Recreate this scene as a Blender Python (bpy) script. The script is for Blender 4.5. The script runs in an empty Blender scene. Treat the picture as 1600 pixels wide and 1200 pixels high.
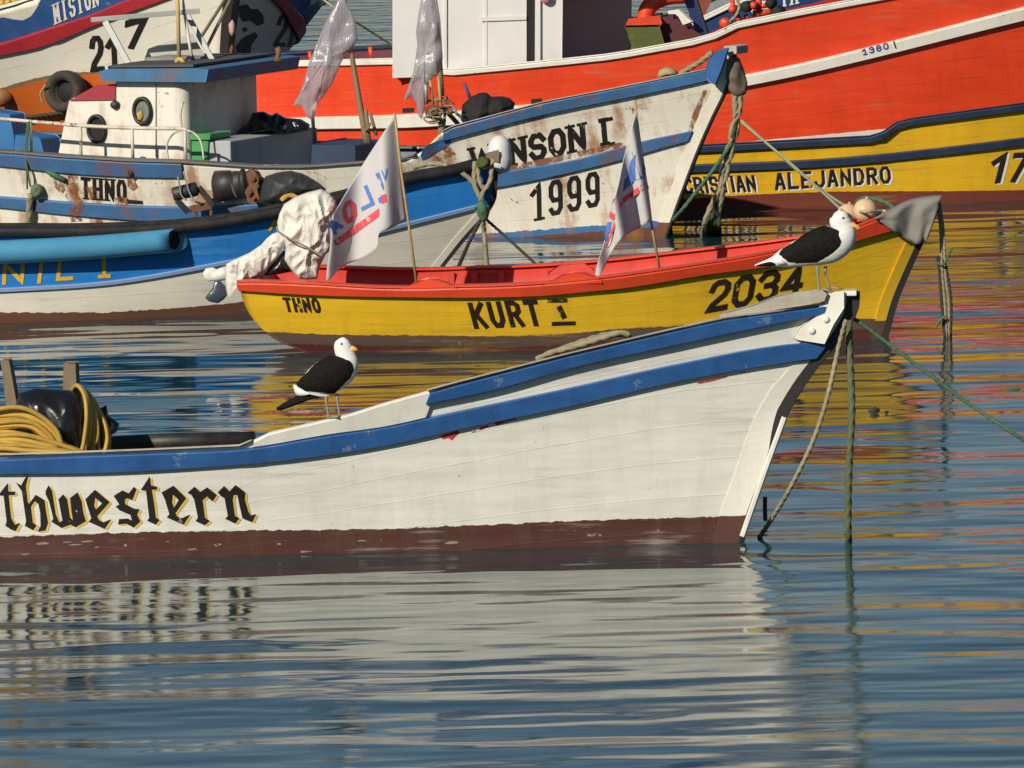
import bpy, bmesh, math, random
from mathutils import Vector, Matrix, noise
from mathutils.bvhtree import BVHTree
from mathutils.geometry import tessellate_polygon

random.seed(7)
SC = bpy.context.scene
COL = SC.collection
rad = math.radians

# ------------------------------------------------------------------ camera
W0, H0, FPX = 1600.0, 1200.0, 15600.0        # picture size used for measuring, focal length in those pixels
CAMH, PITCH, ROLL = 7.0, rad(5.66), 0.023
CAM = Vector((0, 0, CAMH))
FWD = Vector((0, math.cos(PITCH), -math.sin(PITCH)))
_R0 = Vector((1, 0, 0)); _U0 = Vector((0, math.sin(PITCH), math.cos(PITCH)))
RGT = _R0 * math.cos(ROLL) - _U0 * math.sin(ROLL)
UPV = _U0 * math.cos(ROLL) + _R0 * math.sin(ROLL)
cd = bpy.data.cameras.new('camera'); co = bpy.data.objects.new('camera', cd); COL.objects.link(co)
cd.sensor_width = 36; cd.lens = 36 * FPX / W0; cd.clip_start = 1; cd.clip_end = 20000
m = Matrix.Identity(4)
for i in range(3):
    m[i][0] = RGT[i]; m[i][1] = UPV[i]; m[i][2] = -FWD[i]; m[i][3] = CAM[i]
co.matrix_world = m
SC.camera = co

# ------------------------------------------------------------------ sky, sun, exposure
SUN_AZ, SUN_EL = 215.0, 29.0                  # clockwise from +Y (the view direction), degrees
wd = bpy.data.worlds.new('World'); SC.world = wd; wd.use_nodes = True
wn = wd.node_tree; wn.nodes.clear()
sky = wn.nodes.new('ShaderNodeTexSky'); sky.sky_type = 'NISHITA'; sky.sun_disc = False
sky.sun_elevation = rad(SUN_EL); sky.sun_rotation = rad(SUN_AZ); sky.air_density = 1.0; sky.dust_density = 0.4; sky.ozone_density = 2.6
bg = wn.nodes.new('ShaderNodeBackground'); bg.inputs['Strength'].default_value = 0.052
wo = wn.nodes.new('ShaderNodeOutputWorld')
wn.links.new(sky.outputs[0], bg.inputs[0]); wn.links.new(bg.outputs[0], wo.inputs[0])
sd = bpy.data.lights.new('sun', 'SUN'); sd.energy = 5.0; sd.angle = rad(0.55); sd.color = (1.0, 0.905, 0.76)
so = bpy.data.objects.new('sun', sd); COL.objects.link(so)
_az, _el = rad(SUN_AZ), rad(SUN_EL)
TOSUN = Vector((math.sin(_az) * math.cos(_el), math.cos(_az) * math.cos(_el), math.sin(_el)))
so.rotation_euler = TOSUN.to_track_quat('Z', 'Y').to_euler(); so.location = (-60, -20, 60)
SC.view_settings.view_transform = 'Standard'; SC.view_settings.look = 'None'
SC.view_settings.exposure = 0.02; SC.view_settings.gamma = 1.0; SC.view_settings.use_curve_mapping = False
SC.cycles.max_bounces = 8; SC.cycles.caustics_reflective = False

# ------------------------------------------------------------------ measuring helpers
def ray(px, py):
    return (FWD + RGT * ((px - 800) / FPX) + UPV * ((600 - py) / FPX)).normalized()
def project(P):
    v = P - CAM; d = v.dot(FWD)
    return 800 + FPX * v.dot(RGT) / d, 600 - FPX * v.dot(UPV) / d
def at(px, py, Y):
    r = ray(px, py); return CAM + r * (Y / r.y)
def on_water(px, py, z=0.0):
    r = ray(px, py); return CAM + r * ((z - CAMH) / r.z)
def on_plane(px, py, P, n):
    r = ray(px, py); return CAM + r * ((P - CAM).dot(n) / r.dot(n))
def scale_at(Y): return FPX / Y

class Curve:
    """smooth interpolation y(x) through measured points"""
    def __init__(s, pts, smooth=True):
        pts = sorted(pts); s.x = [p[0] for p in pts]; s.y = [p[1] for p in pts]; n = len(pts)
        d = [(s.y[i+1]-s.y[i])/(s.x[i+1]-s.x[i]) for i in range(n-1)] if n > 1 else [0]
        s.m = [0.0]*n; s.d = d; s.smooth = smooth
        for i in range(n):
            if i == 0: s.m[i] = d[0]
            elif i == n-1: s.m[i] = d[-1]
            else:
                h0 = s.x[i]-s.x[i-1]; h1 = s.x[i+1]-s.x[i]
                s.m[i] = (d[i-1]*h1 + d[i]*h0)/(h0+h1)
    def __call__(s, x):
        X = s.x
        if x <= X[0]: return s.y[0] + s.m[0]*(x-X[0])
        if x >= X[-1]: return s.y[-1] + s.m[-1]*(x-X[-1])
        i = max(k for k in range(len(X)-1) if X[k] <= x)
        h = X[i+1]-X[i]; t = (x-X[i])/h
        if not s.smooth: return s.y[i]+t*(s.y[i+1]-s.y[i])
        return ((2*t**3-3*t**2+1)*s.y[i] + (t**3-2*t**2+t)*h*s.m[i] + (-2*t**3+3*t**2)*s.y[i+1] + (t**3-t**2)*h*s.m[i+1])

# ------------------------------------------------------------------ object helpers
WLOC = {}
def empty(name, loc, label, cat, group=None):
    o = bpy.data.objects.new(name, None); COL.objects.link(o); o.location = loc; o.empty_display_size = 0.2
    WLOC[o.name] = Vector(loc)
    o['label'] = label; o['category'] = cat
    if group: o['group'] = group
    return o
class MB:
    """collects shapes in world coordinates, then links them as ONE mesh object"""
    def __init__(s): s.v = []; s.f = []; s.mi = []; s.sm = []
    def add(s, vs, fs, mi=0, smooth=False):
        b = len(s.v); s.v += [Vector(p) for p in vs]
        for f in fs: s.f.append([b+i for i in f]); s.mi.append(mi); s.sm.append(smooth)
    def build(s, name, mats, parent=None, label=None, cat=None, group=None, kind=None, bevel=0, attrs=None, uv=None, subsurf=0):
        if not isinstance(mats, (list, tuple)): mats = [mats]
        if parent is None:
            zs = min(p.z for p in s.v); c = sum(s.v, Vector())/len(s.v); org = Vector((c.x, c.y, zs))
        else: org = WLOC[parent.name]
        me = bpy.data.meshes.new(name)
        me.from_pydata([tuple(p-org) for p in s.v], [], s.f)
        for k in mats: me.materials.append(k)
        for p, mi, sm in zip(me.polygons, s.mi, s.sm): p.material_index = mi; p.use_smooth = sm
        if attrs:
            for an, vals in attrs.items():
                a = me.attributes.new(an, 'FLOAT', 'POINT'); a.data.foreach_set('value', vals)
        if uv:
            l = me.uv_layers.new(name='UVMap')
            for lp in me.loops: l.data[lp.index].uv = uv[lp.vertex_index]
        me.validate(); me.update()
        o = bpy.data.objects.new(name, me); COL.objects.link(o)
        if parent is None: o.location = org
        else: o.parent = parent
        WLOC[o.name] = org
        if label: o['label'] = label
        if cat: o['category'] = cat
        if group: o['group'] = group
        if kind: o['kind'] = kind
        if bevel:
            bm = o.modifiers.new('bevel', 'BEVEL'); bm.width = bevel; bm.segments = 2; bm.limit_method = 'ANGLE'
        if subsurf:
            ss = o.modifiers.new('subsurf', 'SUBSURF'); ss.levels = subsurf; ss.render_levels = subsurf
        return o
    # --- shapes
    def prism(s, pts, off, mi=0):
        """closed polygon (3d points) extruded by vector off"""
        n = len(pts); pts = [Vector(p) for p in pts]; off = Vector(off)
        fs = []
        for t in tessellate_polygon([pts]): fs += [tuple(t), tuple(i+n for i in t)[::-1]]
        fs += [(i, (i+1) % n, (i+1) % n+n, i+n) for i in range(n)]
        s.add(pts+[p+off for p in pts], fs, mi)
    def box(s, c, ax, ay, az, mi=0):
        c = Vector(c); ax = Vector(ax)/2; ay = Vector(ay)/2; az = Vector(az)/2
        vs = [c+ax*i+ay*j+az*k for i in (-1, 1) for j in (-1, 1) for k in (-1, 1)]
        s.add(vs, [(0,1,3,2), (4,6,7,5), (0,4,5,1), (2,3,7,6), (0,2,6,4), (1,5,7,3)], mi)
    def tube(s, pts, r, sides=8, mi=0, lobes=0, twist=0.0, cap=True, smooth=True, lobe=0.16):
        pts = [Vector(p) for p in pts]; n = len(pts)
        rr = r if callable(r) else (lambda t: r)
        t0 = (pts[1]-pts[0]).normalized()
        up = Vector((0, 0, 1)) if abs(t0.z) < 0.9 else Vector((0, 1, 0))
        a = t0.cross(up).normalized(); vs = []; L = 0.0
        for i, p in enumerate(pts):
            t = (pts[min(i+1, n-1)]-pts[max(i-1, 0)]).normalized()
            a = (a-t*a.dot(t)).normalized(); b = t.cross(a)
            if i: L += (p-pts[i-1]).length
            q = rr(i/max(1, n-1))
            for k in range(sides):
                ph = 2*math.pi*k/sides
                qq = q*(1+lobe*math.cos(lobes*(ph-twist*L))) if lobes else q
                vs.append(p+(a*math.cos(ph)+b*math.sin(ph))*qq)
        fs = [(i*sides+k, i*sides+(k+1) % sides, (i+1)*sides+(k+1) % sides, (i+1)*sides+k) for i in range(n-1) for k in range(sides)]
        if cap: fs += [tuple(range(sides))[::-1], tuple((n-1)*sides+k for k in range(sides))]
        s.add(vs, fs, mi, smooth)
    def loft(s, rings, mi=0, smooth=True, closed=True, cap=True):
        n = len(rings[0]); vs = [p for r in rings for p in r]; fs = []
        for i in range(len(rings)-1):
            for k in range(n if closed else n-1):
                fs.append((i*n+k, i*n+(k+1) % n, (i+1)*n+(k+1) % n, (i+1)*n+k))
        if cap and closed: fs += [tuple(range(n))[::-1], tuple((len(rings)-1)*n+k for k in range(n))]
        s.add(vs, fs, mi, smooth)
    def pillow(s, outline, Yf, depth, mi=0, crumple=0.0, freq=6.0, rings=9, seed=0, back=True, power=0.5, ridge=False, flat=False):
        """a bulging bag or bundle: measured outline at its own depth, rounded front and back"""
        n0 = len(outline); out = []
        for i in range(n0):                                   # densify
            a = outline[i]; b = outline[(i+1) % n0]; m_ = max(1, int(math.hypot(a[0]-b[0], a[1]-b[1])/(3.2 if ridge else 7)))
            out += [(a[0]+(b[0]-a[0])*k/m_, a[1]+(b[1]-a[1])*k/m_) for k in range(m_)]
        if ridge: rings = 22
        cx = sum(p[0] for p in out)/len(out); cy = sum(p[1] for p in out)/len(out); n = len(out)
        for side in ((-1, 1) if back else (-1,)):
            vs = []; fs = []
            for r in range(rings+1):
                q = math.cos(0.5*math.pi*r/rings)
                for (x, y) in out:
                    X = cx+(x-cx)*q; Yp = cy+(y-cy)*q
                    Y = Yf((X, Yp)) if callable(Yf) else Yf
                    P = at(X, Yp, Y); d = depth*(max(0.0, 1-q*q))**power
                    if crumple:
                        nz = noise.noise(P*freq+Vector((seed*3.1, seed, side)))+0.5*noise.noise(P*freq*2.3+Vector((seed, 5, side*2)))
                        if ridge:                                       # creased cloth: flat facets meeting in sharp folds
                            V1 = Vector((P.x*freq*1.25, P.y*freq*.6, P.z*freq*.8))+Vector((seed*3.1, seed, side)); w_ = Vector((noise.noise(V1*.9), 0, noise.noise(V1*.9+Vector((9, 3, 1)))))*.5
                            nz = 1.5*noise.voronoi(V1+w_)[0][0]+.55*noise.voronoi((V1+w_)*2.3)[0][0]-1.0
                        d += crumple*nz*min(1, 3*(1-q)+.15)
                    P = P+Vector((0, side*d, 0)); vs.append(P)
            vs = vs[:rings*n]+[sum(vs[rings*n:], Vector())/n]
            for k in range(n):
                f = ((rings-1)*n+k, (rings-1)*n+(k+1) % n, rings*n); fs.append(f if side == 1 else f[::-1])
            for r in range(rings-1):
                for k in range(n):
                    f = (r*n+k, r*n+(k+1) % n, (r+1)*n+(k+1) % n, (r+1)*n+k)
                    fs.append(f if side == 1 else f[::-1])
            s.add(vs, fs, mi, not (ridge and flat))
    def lathe(s, c, axis, prof, sides=24, mi=0, smooth=True):
        """prof = [(r, h)] along axis from c"""
        axis = Vector(axis).normalized(); c = Vector(c)
        a = axis.cross(Vector((0, 0, 1)) if abs(axis.z) < 0.9 else Vector((1, 0, 0))).normalized(); b = axis.cross(a)
        rings = [[c+axis*h+(a*math.cos(2*math.pi*k/sides)+b*math.sin(2*math.pi*k/sides))*max(r, 1e-4) for k in range(sides)] for r, h in prof]
        s.loft(rings, mi, smooth)

def smooth_path(pts, n=6):
    """Catmull-Rom through 3d points"""
    P = [Vector(p) for p in pts]; P = [2*P[0]-P[1]]+P+[2*P[-1]-P[-2]]; out = []
    for i in range(1, len(P)-2):
        for k in range(n):
            t = k/n; a, b, c, d = P[i-1], P[i], P[i+1], P[i+2]
            out.append(0.5*((2*b)+(c-a)*t+(2*a-5*b+4*c-d)*t*t+(3*b-a-3*c+d)*t**3))
    out.append(P[-2]); return out
def resample(pts, step):
    out = [pts[0]]; acc = 0
    for i in range(len(pts)-1):
        a, b = pts[i], pts[i+1]; L = (b-a).length; t = step-acc
        while t < L: out.append(a+(b-a)*(t/L)); t += step
        acc = (acc+L) % step
    if (out[-1]-pts[-1]).length > step*.3: out.append(pts[-1])
    return out

# ------------------------------------------------------------------ materials
class N:
    def __init__(s, name):
        s.m = bpy.data.materials.new(name); s.m.use_nodes = True; s.t = s.m.node_tree; s.t.nodes.clear()
        s.o = s.t.nodes.new('ShaderNodeOutputMaterial'); s.b = s.t.nodes.new('ShaderNodeBsdfPrincipled')
        s.t.links.new(s.b.outputs[0], s.o.inputs[0])
    def n(s, ty, **kw):
        x = s.t.nodes.new(ty)
        for k, v in kw.items(): setattr(x, k, v)
        return x
    def l(s, a, b): s.t.links.new(a, b)
    def val(s, sock, v):
        if hasattr(v, 'is_linked') or hasattr(v, 'links'): s.l(v, sock)
        else: sock.default_value = v
    def math(s, op, a, b=0.0, c=None, clamp=False):
        x = s.n('ShaderNodeMath', operation=op, use_clamp=clamp)
        s.val(x.inputs[0], a); s.val(x.inputs[1], b)
        if c is not None: s.val(x.inputs[2], c)
        return x.outputs[0]
    def mix(s, f, a, b):
        x = s.n('ShaderNodeMix', data_type='RGBA'); s.val(x.inputs[0], f)
        s.val(x.inputs[6], a if not isinstance(a, tuple) else (*a[:3], 1)); s.val(x.inputs[7], b if not isinstance(b, tuple) else (*b[:3], 1))
        return x.outputs[2]
    def noise(s, vec, scale, detail=4, rough=0.55):
        x = s.n('ShaderNodeTexNoise'); s.l(vec, x.inputs['Vector']); x.inputs['Scale'].default_value = scale
        x.inputs['Detail'].default_value = detail; x.inputs['Roughness'].default_value = rough; return x.outputs[0]
    def mapping(s, vec, scale=(1, 1, 1), loc=(0, 0, 0), rot=(0, 0, 0)):
        x = s.n('ShaderNodeMapping'); s.l(vec, x.inputs[0]); x.inputs['Scale'].default_value = scale; x.inputs['Location'].default_value = loc
        x.inputs['Rotation'].default_value = rot; return x.outputs[0]
    def step(s, v, lo, hi):
        x = s.n('ShaderNodeMapRange'); x.clamp = True; s.val(x.inputs[0], v); x.inputs[1].default_value = lo; x.inputs[2].default_value = hi
        return x.outputs[0]
    def attr(s, name):
        x = s.n('ShaderNodeAttribute', attribute_name=name); return x.outputs['Fac']
_seed = [0]
def paint(name, base, var=0.18, vscale=3.0, rough=0.45, chips=None, chips2=None, dirt=None, bands=(), bump=0.25, uv=False, stain=None, planks=None, spec=0.4, metal=0.0, fine=40.0, wavy=0.0, scuff=None):
    """weathered paint or cloth: tone variation, dirt, chipped spots, stripes whose edges follow a stored height"""
    g = N(name); _seed[0] += 1; sh = (_seed[0]*3.7 % 50, _seed[0]*1.3 % 50, 0)
    tc = g.n('ShaderNodeTexCoord'); v0 = tc.outputs['UV'] if uv else tc.outputs['Object']
    v = g.mapping(v0, loc=sh)
    col = base; bm_ = None; jit = g.math('SUBTRACT', g.noise(v, 14, 5, .6), .5)
    for an, c, j in bands:
        h = g.math('ADD', g.attr(an), g.math('MULTIPLY', jit, j))
        sp_ = g.step(h, 0.002, -0.002); bm_ = sp_ if bm_ is None else g.math('MAXIMUM', bm_, sp_); col = g.mix(sp_, col, c)
    n1 = g.noise(v, vscale, 6, .6)
    hs = g.n('ShaderNodeHueSaturation'); hs.inputs['Saturation'].default_value = 1.0
    g.val(hs.inputs['Color'], col if not isinstance(col, tuple) else (*col, 1))
    # streaky brushed tone, stretched along the boards
    st = g.noise(g.mapping(v, (2.2, 16, 1) if uv else (2.2, 2.2, 16)), 1.0, 4, .6)
    tone = g.math('ADD', g.math('MULTIPLY', g.math('SUBTRACT', n1, .5), 2*var), g.math('MULTIPLY', g.math('SUBTRACT', st, .5), var))
    g.l(g.math('ADD', tone, 1.0), hs.inputs['Value']); col = hs.outputs[0]
    if dirt:
        dc, da = dirt
        dn = g.noise(g.mapping(v, (7, 1.1, 1) if uv else (7, 7, 1.1)), 1.0, 6, .65)
        df = g.math('MULTIPLY', g.step(dn, .48, .8), da)
        if bm_ is not None: df = g.math('MULTIPLY', df, g.math('SUBTRACT', 1.0, g.math('MULTIPLY', bm_, .8)))
        col = g.mix(df, col, dc)
    if stain:
        for (sc, am, sca) in stain:
            sn = g.math('MULTIPLY', g.noise(v, sca, 5, .65), g.noise(g.mapping(v, (4.5, .8, 1) if uv else (4.5, 4.5, .8)), 1.3, 4, .6))
            col = g.mix(g.math('MULTIPLY', g.step(sn, .30-.06*am, .36), min(1, am)), col, sc)
    if planks:
        an, cnt = planks[:2]; ss_ = planks[2] if len(planks) > 2 else .25
        wob = g.math('MULTIPLY', g.math('SUBTRACT', g.noise(v, 1.1, 2, .5), .5), .012)
        fr = g.math('FRACT', g.math('MULTIPLY', g.math('ADD', g.attr(an), wob), float(cnt)))
        groove = g.math('MINIMUM', g.step(fr, 0.0, .035), g.step(fr, 1.0, .965))
        gap = g.math('MULTIPLY', g.math('SUBTRACT', 1.0, groove), g.step(g.noise(v, 2.3, 3, .6), .42, .62))
        col = g.mix(g.math('MULTIPLY', gap, ss_), col, (.05, .045, .04))
    if scuff:                                                   # long rubbed marks where other boats and ropes have chafed
        sc_, sa_ = scuff
        rub = g.math('MULTIPLY', g.noise(g.mapping(v, (1.6, 26, 1), rot=(0, 0, .05)), 1.0, 5, .7), g.noise(v, 1.3, 3, .5))
        col = g.mix(g.math('MULTIPLY', g.step(rub, .30, .40), sa_), col, sc_)
    cm = None
    for ch in (chips, chips2):
        if ch:
            cc, thr, cs = ch
            cn = g.noise(g.mapping(v, loc=(cs, 2, 1)), cs, 8, .68); cl = g.noise(v, cs*.13+.6, 2, .5)
            f = g.step(g.math('ADD', cn, g.math('MULTIPLY', g.math('SUBTRACT', cl, .5), .55)), thr, thr+.015)
            col = g.mix(f, col, cc); cm = f if cm is None else g.math('MAXIMUM', cm, f)
    g.l(col, g.b.inputs['Base Color']) if not isinstance(col, tuple) else None
    r = g.math('ADD', g.math('MULTIPLY', g.math('SUBTRACT', n1, .5), .3), rough, clamp=True); g.l(r, g.b.inputs['Roughness'])
    g.b.inputs['Specular IOR Level'].default_value = spec; g.b.inputs['Metallic'].default_value = metal
    hgt = g.math('ADD', g.math('MULTIPLY', g.noise(v, fine, 4, .6), .3), g.math('MULTIPLY', st, .7))
    if cm is not None: hgt = g.math('SUBTRACT', hgt, g.math('MULTIPLY', cm, .5))
    if planks:
        hgt = g.math('ADD', hgt, g.math('MULTIPLY', groove, .45))
    if wavy: hgt = g.math('ADD', hgt, g.math('MULTIPLY', g.noise(g.mapping(v, (1.1, 5.5, 1), rot=(0, 0, -.10)), 1.0, 2, .5), wavy))
    bp = g.n('ShaderNodeBump'); bp.inputs['Strength'].default_value = bump; bp.inputs['Distance'].default_value = 0.006
    g.l(hgt, bp.inputs['Height']); g.l(bp.outputs[0], g.b.inputs['Normal'])
    return g.m
# ------------------------------------------------------------------ boats: a lofted wooden hull fitted to measured curves
class Hull:
    def __init__(s, foot, theta, stem_px, L, Bmax, um=.45, pw=2.2, Bst=.6, ww=.72, pww=1.5, sheer=None, keel=.35, nu=90, e=1.15, stern_rake=0.0, heel=0.0):
        s.heel = heel  # vertical shear across the beam, sinks the far side out of the camera's view
        s.th = rad(theta); s.k = Vector((math.cos(s.th), math.sin(s.th), 0)); s.n = Vector((math.sin(s.th), -math.cos(s.th), 0))
        s.P0 = on_water(*foot); s.L = L; s.Bmax = Bmax; s.um = um; s.pw = pw; s.Bst = Bst; s.ww = ww; s.pww = pww; s.keel = keel; s.e = e
        s.rake = stern_rake
        sz = []
        for p in stem_px:
            q = on_plane(p[0], p[1], s.P0, s.n)-s.P0; sz.append((q.z+heel*Bmax*.7, q.dot(s.k)))
        sz.append((heel*Bmax*.7, 0.0)); sz.sort()
        z1, s1 = sz[0]; z2, s2 = sz[min(2, len(sz)-1)]
        sl = (s2-s1)/max(.05, z2-z1); sz = [(-keel-.05, s1-sl*(keel+.05))]+sz
        s.stem = Curve(sz); s.ztop = sz[-1][0]
        s.nu = nu; s.U = [i/nu for i in range(nu+1)]
        s.ZS = None
        if sheer: s.set_sheer(sheer)
    def B(s, u, p=None):
        p = p or s.pw
        if u >= s.um:
            t = (u-s.um)/(1-s.um); return s.Bmax*max(0, 1-t**p)
        t = (s.um-u)/s.um; return s.Bmax*(1-(1-s.Bst)*t*t)
    def zs(s, u):
        x = min(max(u, 0), 1)*s.nu; i = min(int(x), s.nu-1); t = x-i; return s.ZS[i]*(1-t)+s.ZS[i+1]*t
    def b(s, u, z, zs=None):
        zs = zs or s.zs(u); Bs = s.B(u); Bw = s.B(u, s.pww)*s.ww
        if z >= 0: return Bw+(Bs-Bw)*min(1.3, z/zs)**s.e
        return Bw*(1-.75*(z/s.keel)**2)
    def st0(s, z): return -s.L+s.rake(z) if callable(s.rake) else -s.L-s.rake*z
    def s_of(s, u, z):
        st = s.stem(z); s0 = s.st0(z); return s0+u*(st-s0)
    def pt(s, u, z, side=1, off=0.0, b=None):
        bb = s.b(u, z) if b is None else b
        P = s.P0+s.k*s.s_of(u, z)+s.n*(bb*side)+Vector((0, 0, z+s.heel*(bb*side-s.Bmax*.7)))
        if off: P = P+s.nrm(u, z, side)*off
        return P
    def nrm(s, u, z, side=1):
        u0, u1 = max(0, u-.012), min(.999, u+.012)
        ds = s.s_of(u1, z)-s.s_of(u0, z); db = s.b(u1, z)-s.b(u0, z)
        dz = (s.b(u, z+.05)-s.b(u, max(z-.05, -.2)))/(.05+z-max(z-.05, -.2))
        v = s.k*(-db)+s.n*(ds*side)+Vector((0, 0, -dz*ds)); return v.normalized()
    def set_sheer(s, curve):
        s.ZS = []
        for u in s.U:
            z = .8
            for it in range(14):
                px, py = project(s.pt(u, z, b=s.B(u))); z += (py-curve(px))/FPX*s.P0.y*.9
                z = min(max(z, .1), 4)
            s.ZS.append(z)
    def fit(s, curve, side=1):
        out = []
        for u in s.U:
            z = .5
            for it in range(16):
                px, py = project(s.pt(u, z, side)); z += (py-curve(px))/FPX*s.P0.y*.9
                z = min(max(z, -.3), s.zs(u)*1.15)
            out.append(z)
        return out
    def px(s, px, py, side=1):
        """(u, z) of the planking seen at this pixel: the ray is walked across the beam until it meets the hull"""
        def f(b):
            q = on_plane(px, py, s.P0+s.n*(b*side), s.n)-s.P0; z = q.z-s.heel*(b*side-s.Bmax*.7); S = q.dot(s.k); s0 = s.st0(z)
            u = (S-s0)/(s.stem(z)-s0); uc = min(max(u, 0), 1)
            return s.b(uc, max(-s.keel, min(z, s.zs(uc)*1.2)))-b, uc, z
        n = 40; bs = [s.Bmax*1.1*i/n for i in range(n+1)]
        if side == 1: bs = bs[::-1]
        prev = f(bs[0]); best = (abs(prev[0]), bs[0])
        for i in range(1, n+1):
            cur = f(bs[i])
            if (prev[0] > 0) != (cur[0] > 0):
                lo, hi = bs[i-1], bs[i]; fl = prev[0]
                for it in range(24):
                    m = (lo+hi)/2; fm = f(m)[0]
                    if (fm > 0) == (fl > 0): lo = m
                    else: hi = m
                r = f((lo+hi)/2); return r[1], r[2]
            if abs(cur[0]) < best[0]: best = (abs(cur[0]), bs[i])
            prev = cur
        r = f(best[1]); return r[1], r[2]
    def on(s, px, py, off=.004, side=1):
        u, z = s.px(px, py, side); return s.pt(u, z, side, off)
    def inb(s, px, py, b=0.0):
        """point seen at this pixel, b metres to the near side of the centre plane"""
        return on_plane(px, py, s.P0+s.n*b, s.n)
    def u_at(s, px, curve):
        return s.px(px, curve(px))[0]
    def hull(s, root, mats, heights, depth=.45, nv=26, thick=.045, transom=1, floor=None):
        m = MB(); vals = {k: [] for k in heights}; vals['plank'] = []; uvs = []
        rows = []
        for i, u in enumerate(s.U):
            zs = s.ZS[i]; fl = zs-.004 if i <= transom else max(.06, zs-depth)
            if floor is not None and i > transom: fl = min(floor, zs-.03)
            ring = []
            zz = [-s.keel+(zs+s.keel)*j/nv for j in range(nv+1)]
            for side in (1, -1):
                outer = [s.pt(u, z, side) for z in zz]
                ins = []
                for j in range(4):
                    z = zs+(fl-zs)*j/3; ins.append((s.pt(u, z, side, b=max(.002, s.b(u, z)-thick)), z))
                col = [(p, z) for p, z in zip(outer, zz)]+ins
                ring.append(col if side == 1 else col[::-1])
            rows.append((ring[0]+ring[1], i, zs))
        n = len(rows[0][0]); V = []
        for r, i, zs in rows:
            for p, z in r:
                V.append(p); uvs.append((s.s_of(s.U[i], z), z))
                for k in heights: vals[k].append(z-heights[k][i])
                vals['plank'].append((z+s.keel)/(zs+s.keel))
        F = []; MI = []
        for i in range(len(rows)-1):
            for k in range(n-1):
                F.append((i*n+k, i*n+k+1, (i+1)*n+k+1, (i+1)*n+k))
                MI.append(1 if nv < k < n-1-nv-1 else 0)
        half = n//2
        for k in range(half-1): F.append((k, k+1, n-2-k, n-1-k)); MI.append(0)
        b0 = len(m.v); m.v = V; m.f = F; m.mi = MI; m.sm = [True]*len(F)
        return m.build('hull', mats, root, attrs=vals, uv=uvs)
    def rail(s, root, name, mat, px0, px1, top, bot, proud=.03, inner=.012, side=1, cham=.006, ends=True, label=None, fitted=None):
        """rubbing strake following the planking between two measured curves"""
        zt, zb = fitted or (s.fit(top), s.fit(bot))
        T = Curve(list(zip(s.U, zt)), False); Bm = Curve(list(zip(s.U, zb)), False)
        u0 = 0.0 if px0 is None else s.u_at(px0, lambda x: .5*(top(x)+bot(x))); u1 = 1.0 if px1 is None else s.u_at(px1, lambda x: .5*(top(x)+bot(x)))
        u1 = min(u1, .994); rings = []
        for i in range(61):
            u = u0+(u1-u0)*i/60; t, b = T(u), Bm(u)
            if side < 0 and s.b(u, t) < .03: break
            P = lambda z, o: s.pt(u, z, side, o)
            rings.append([P(t, -inner), P(t, proud-cham), P(t-cham, proud), P(b+cham, proud), P(b, proud-cham), P(b, -inner)])
        m = MB(); m.loft(rings, smooth=False)
        return m.build(name, mat, root, label)
    def cap(s, root, name, mat, px0, px1, curve, th=.022, w=.07, proud=.02, sides=(1, -1)):
        """board lying flat on top of the sheer"""
        u0 = 0.0 if px0 is None else s.u_at(px0, curve); u1 = .992 if px1 is None else s.u_at(px1, curve)
        for side in sides:
            rings = []
            for i in range(61):
                u = u0+(u1-u0)*i/60; z = s.zs(u); B = s.B(u)
                bi = max(.004, B-w)
                rings.append([s.pt(u, z+.003, side, b=bi), s.pt(u, z+.003, side, b=B+proud), s.pt(u, z+th, side, b=B+proud), s.pt(u, z+th, side, b=bi)])
            m = MB(); m.loft(rings, smooth=False); m.build(name, mat, root)
    def post(s, root, mats, width, hb=.09, cham=.09, ztop=None, fwd=.01, split=None, heights=None):
        """stem timber with a bevelled cutwater"""
        zt = ztop if ztop else s.ztop; m = MB(); rings = []; hv = []
        for i in range(41):
            z = -s.keel+(zt+s.keel)*i/40; S = s.stem(z)+fwd
            w = width(z) if callable(width) else width
            u = 1-w/s.L; ba = min(hb*1.25, s.b(u, min(z, s.zs(u)))+.003)
            def Q(ss, bb): return s.P0+s.k*ss+s.n*bb+Vector((0, 0, z+s.heel*(bb-s.Bmax*.7)))
            cm = cham(z) if callable(cham) else cham; ba = max(ba, .02); hh = max(.024, min(hb, s.b(1-cm/s.L, min(z, s.zs(.99)))+.003))
            rings.append([Q(S-w, ba), Q(S-cm, hh), Q(S, .02), Q(S, -.02), Q(S-cm, -hh), Q(S-w, -ba)])
        m.loft(rings, smooth=False)
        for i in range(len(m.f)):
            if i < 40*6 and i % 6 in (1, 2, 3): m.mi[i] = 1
        at_ = None
        if heights:
            at_ = {k: [ (-s.keel+(zt+s.keel)*i/40)-heights[k][-1] for i in range(41) for _ in range(6)] for k in heights}
        return m.build('stem_post', [mats, M_CUTWATER], root, attrs=at_)

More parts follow.
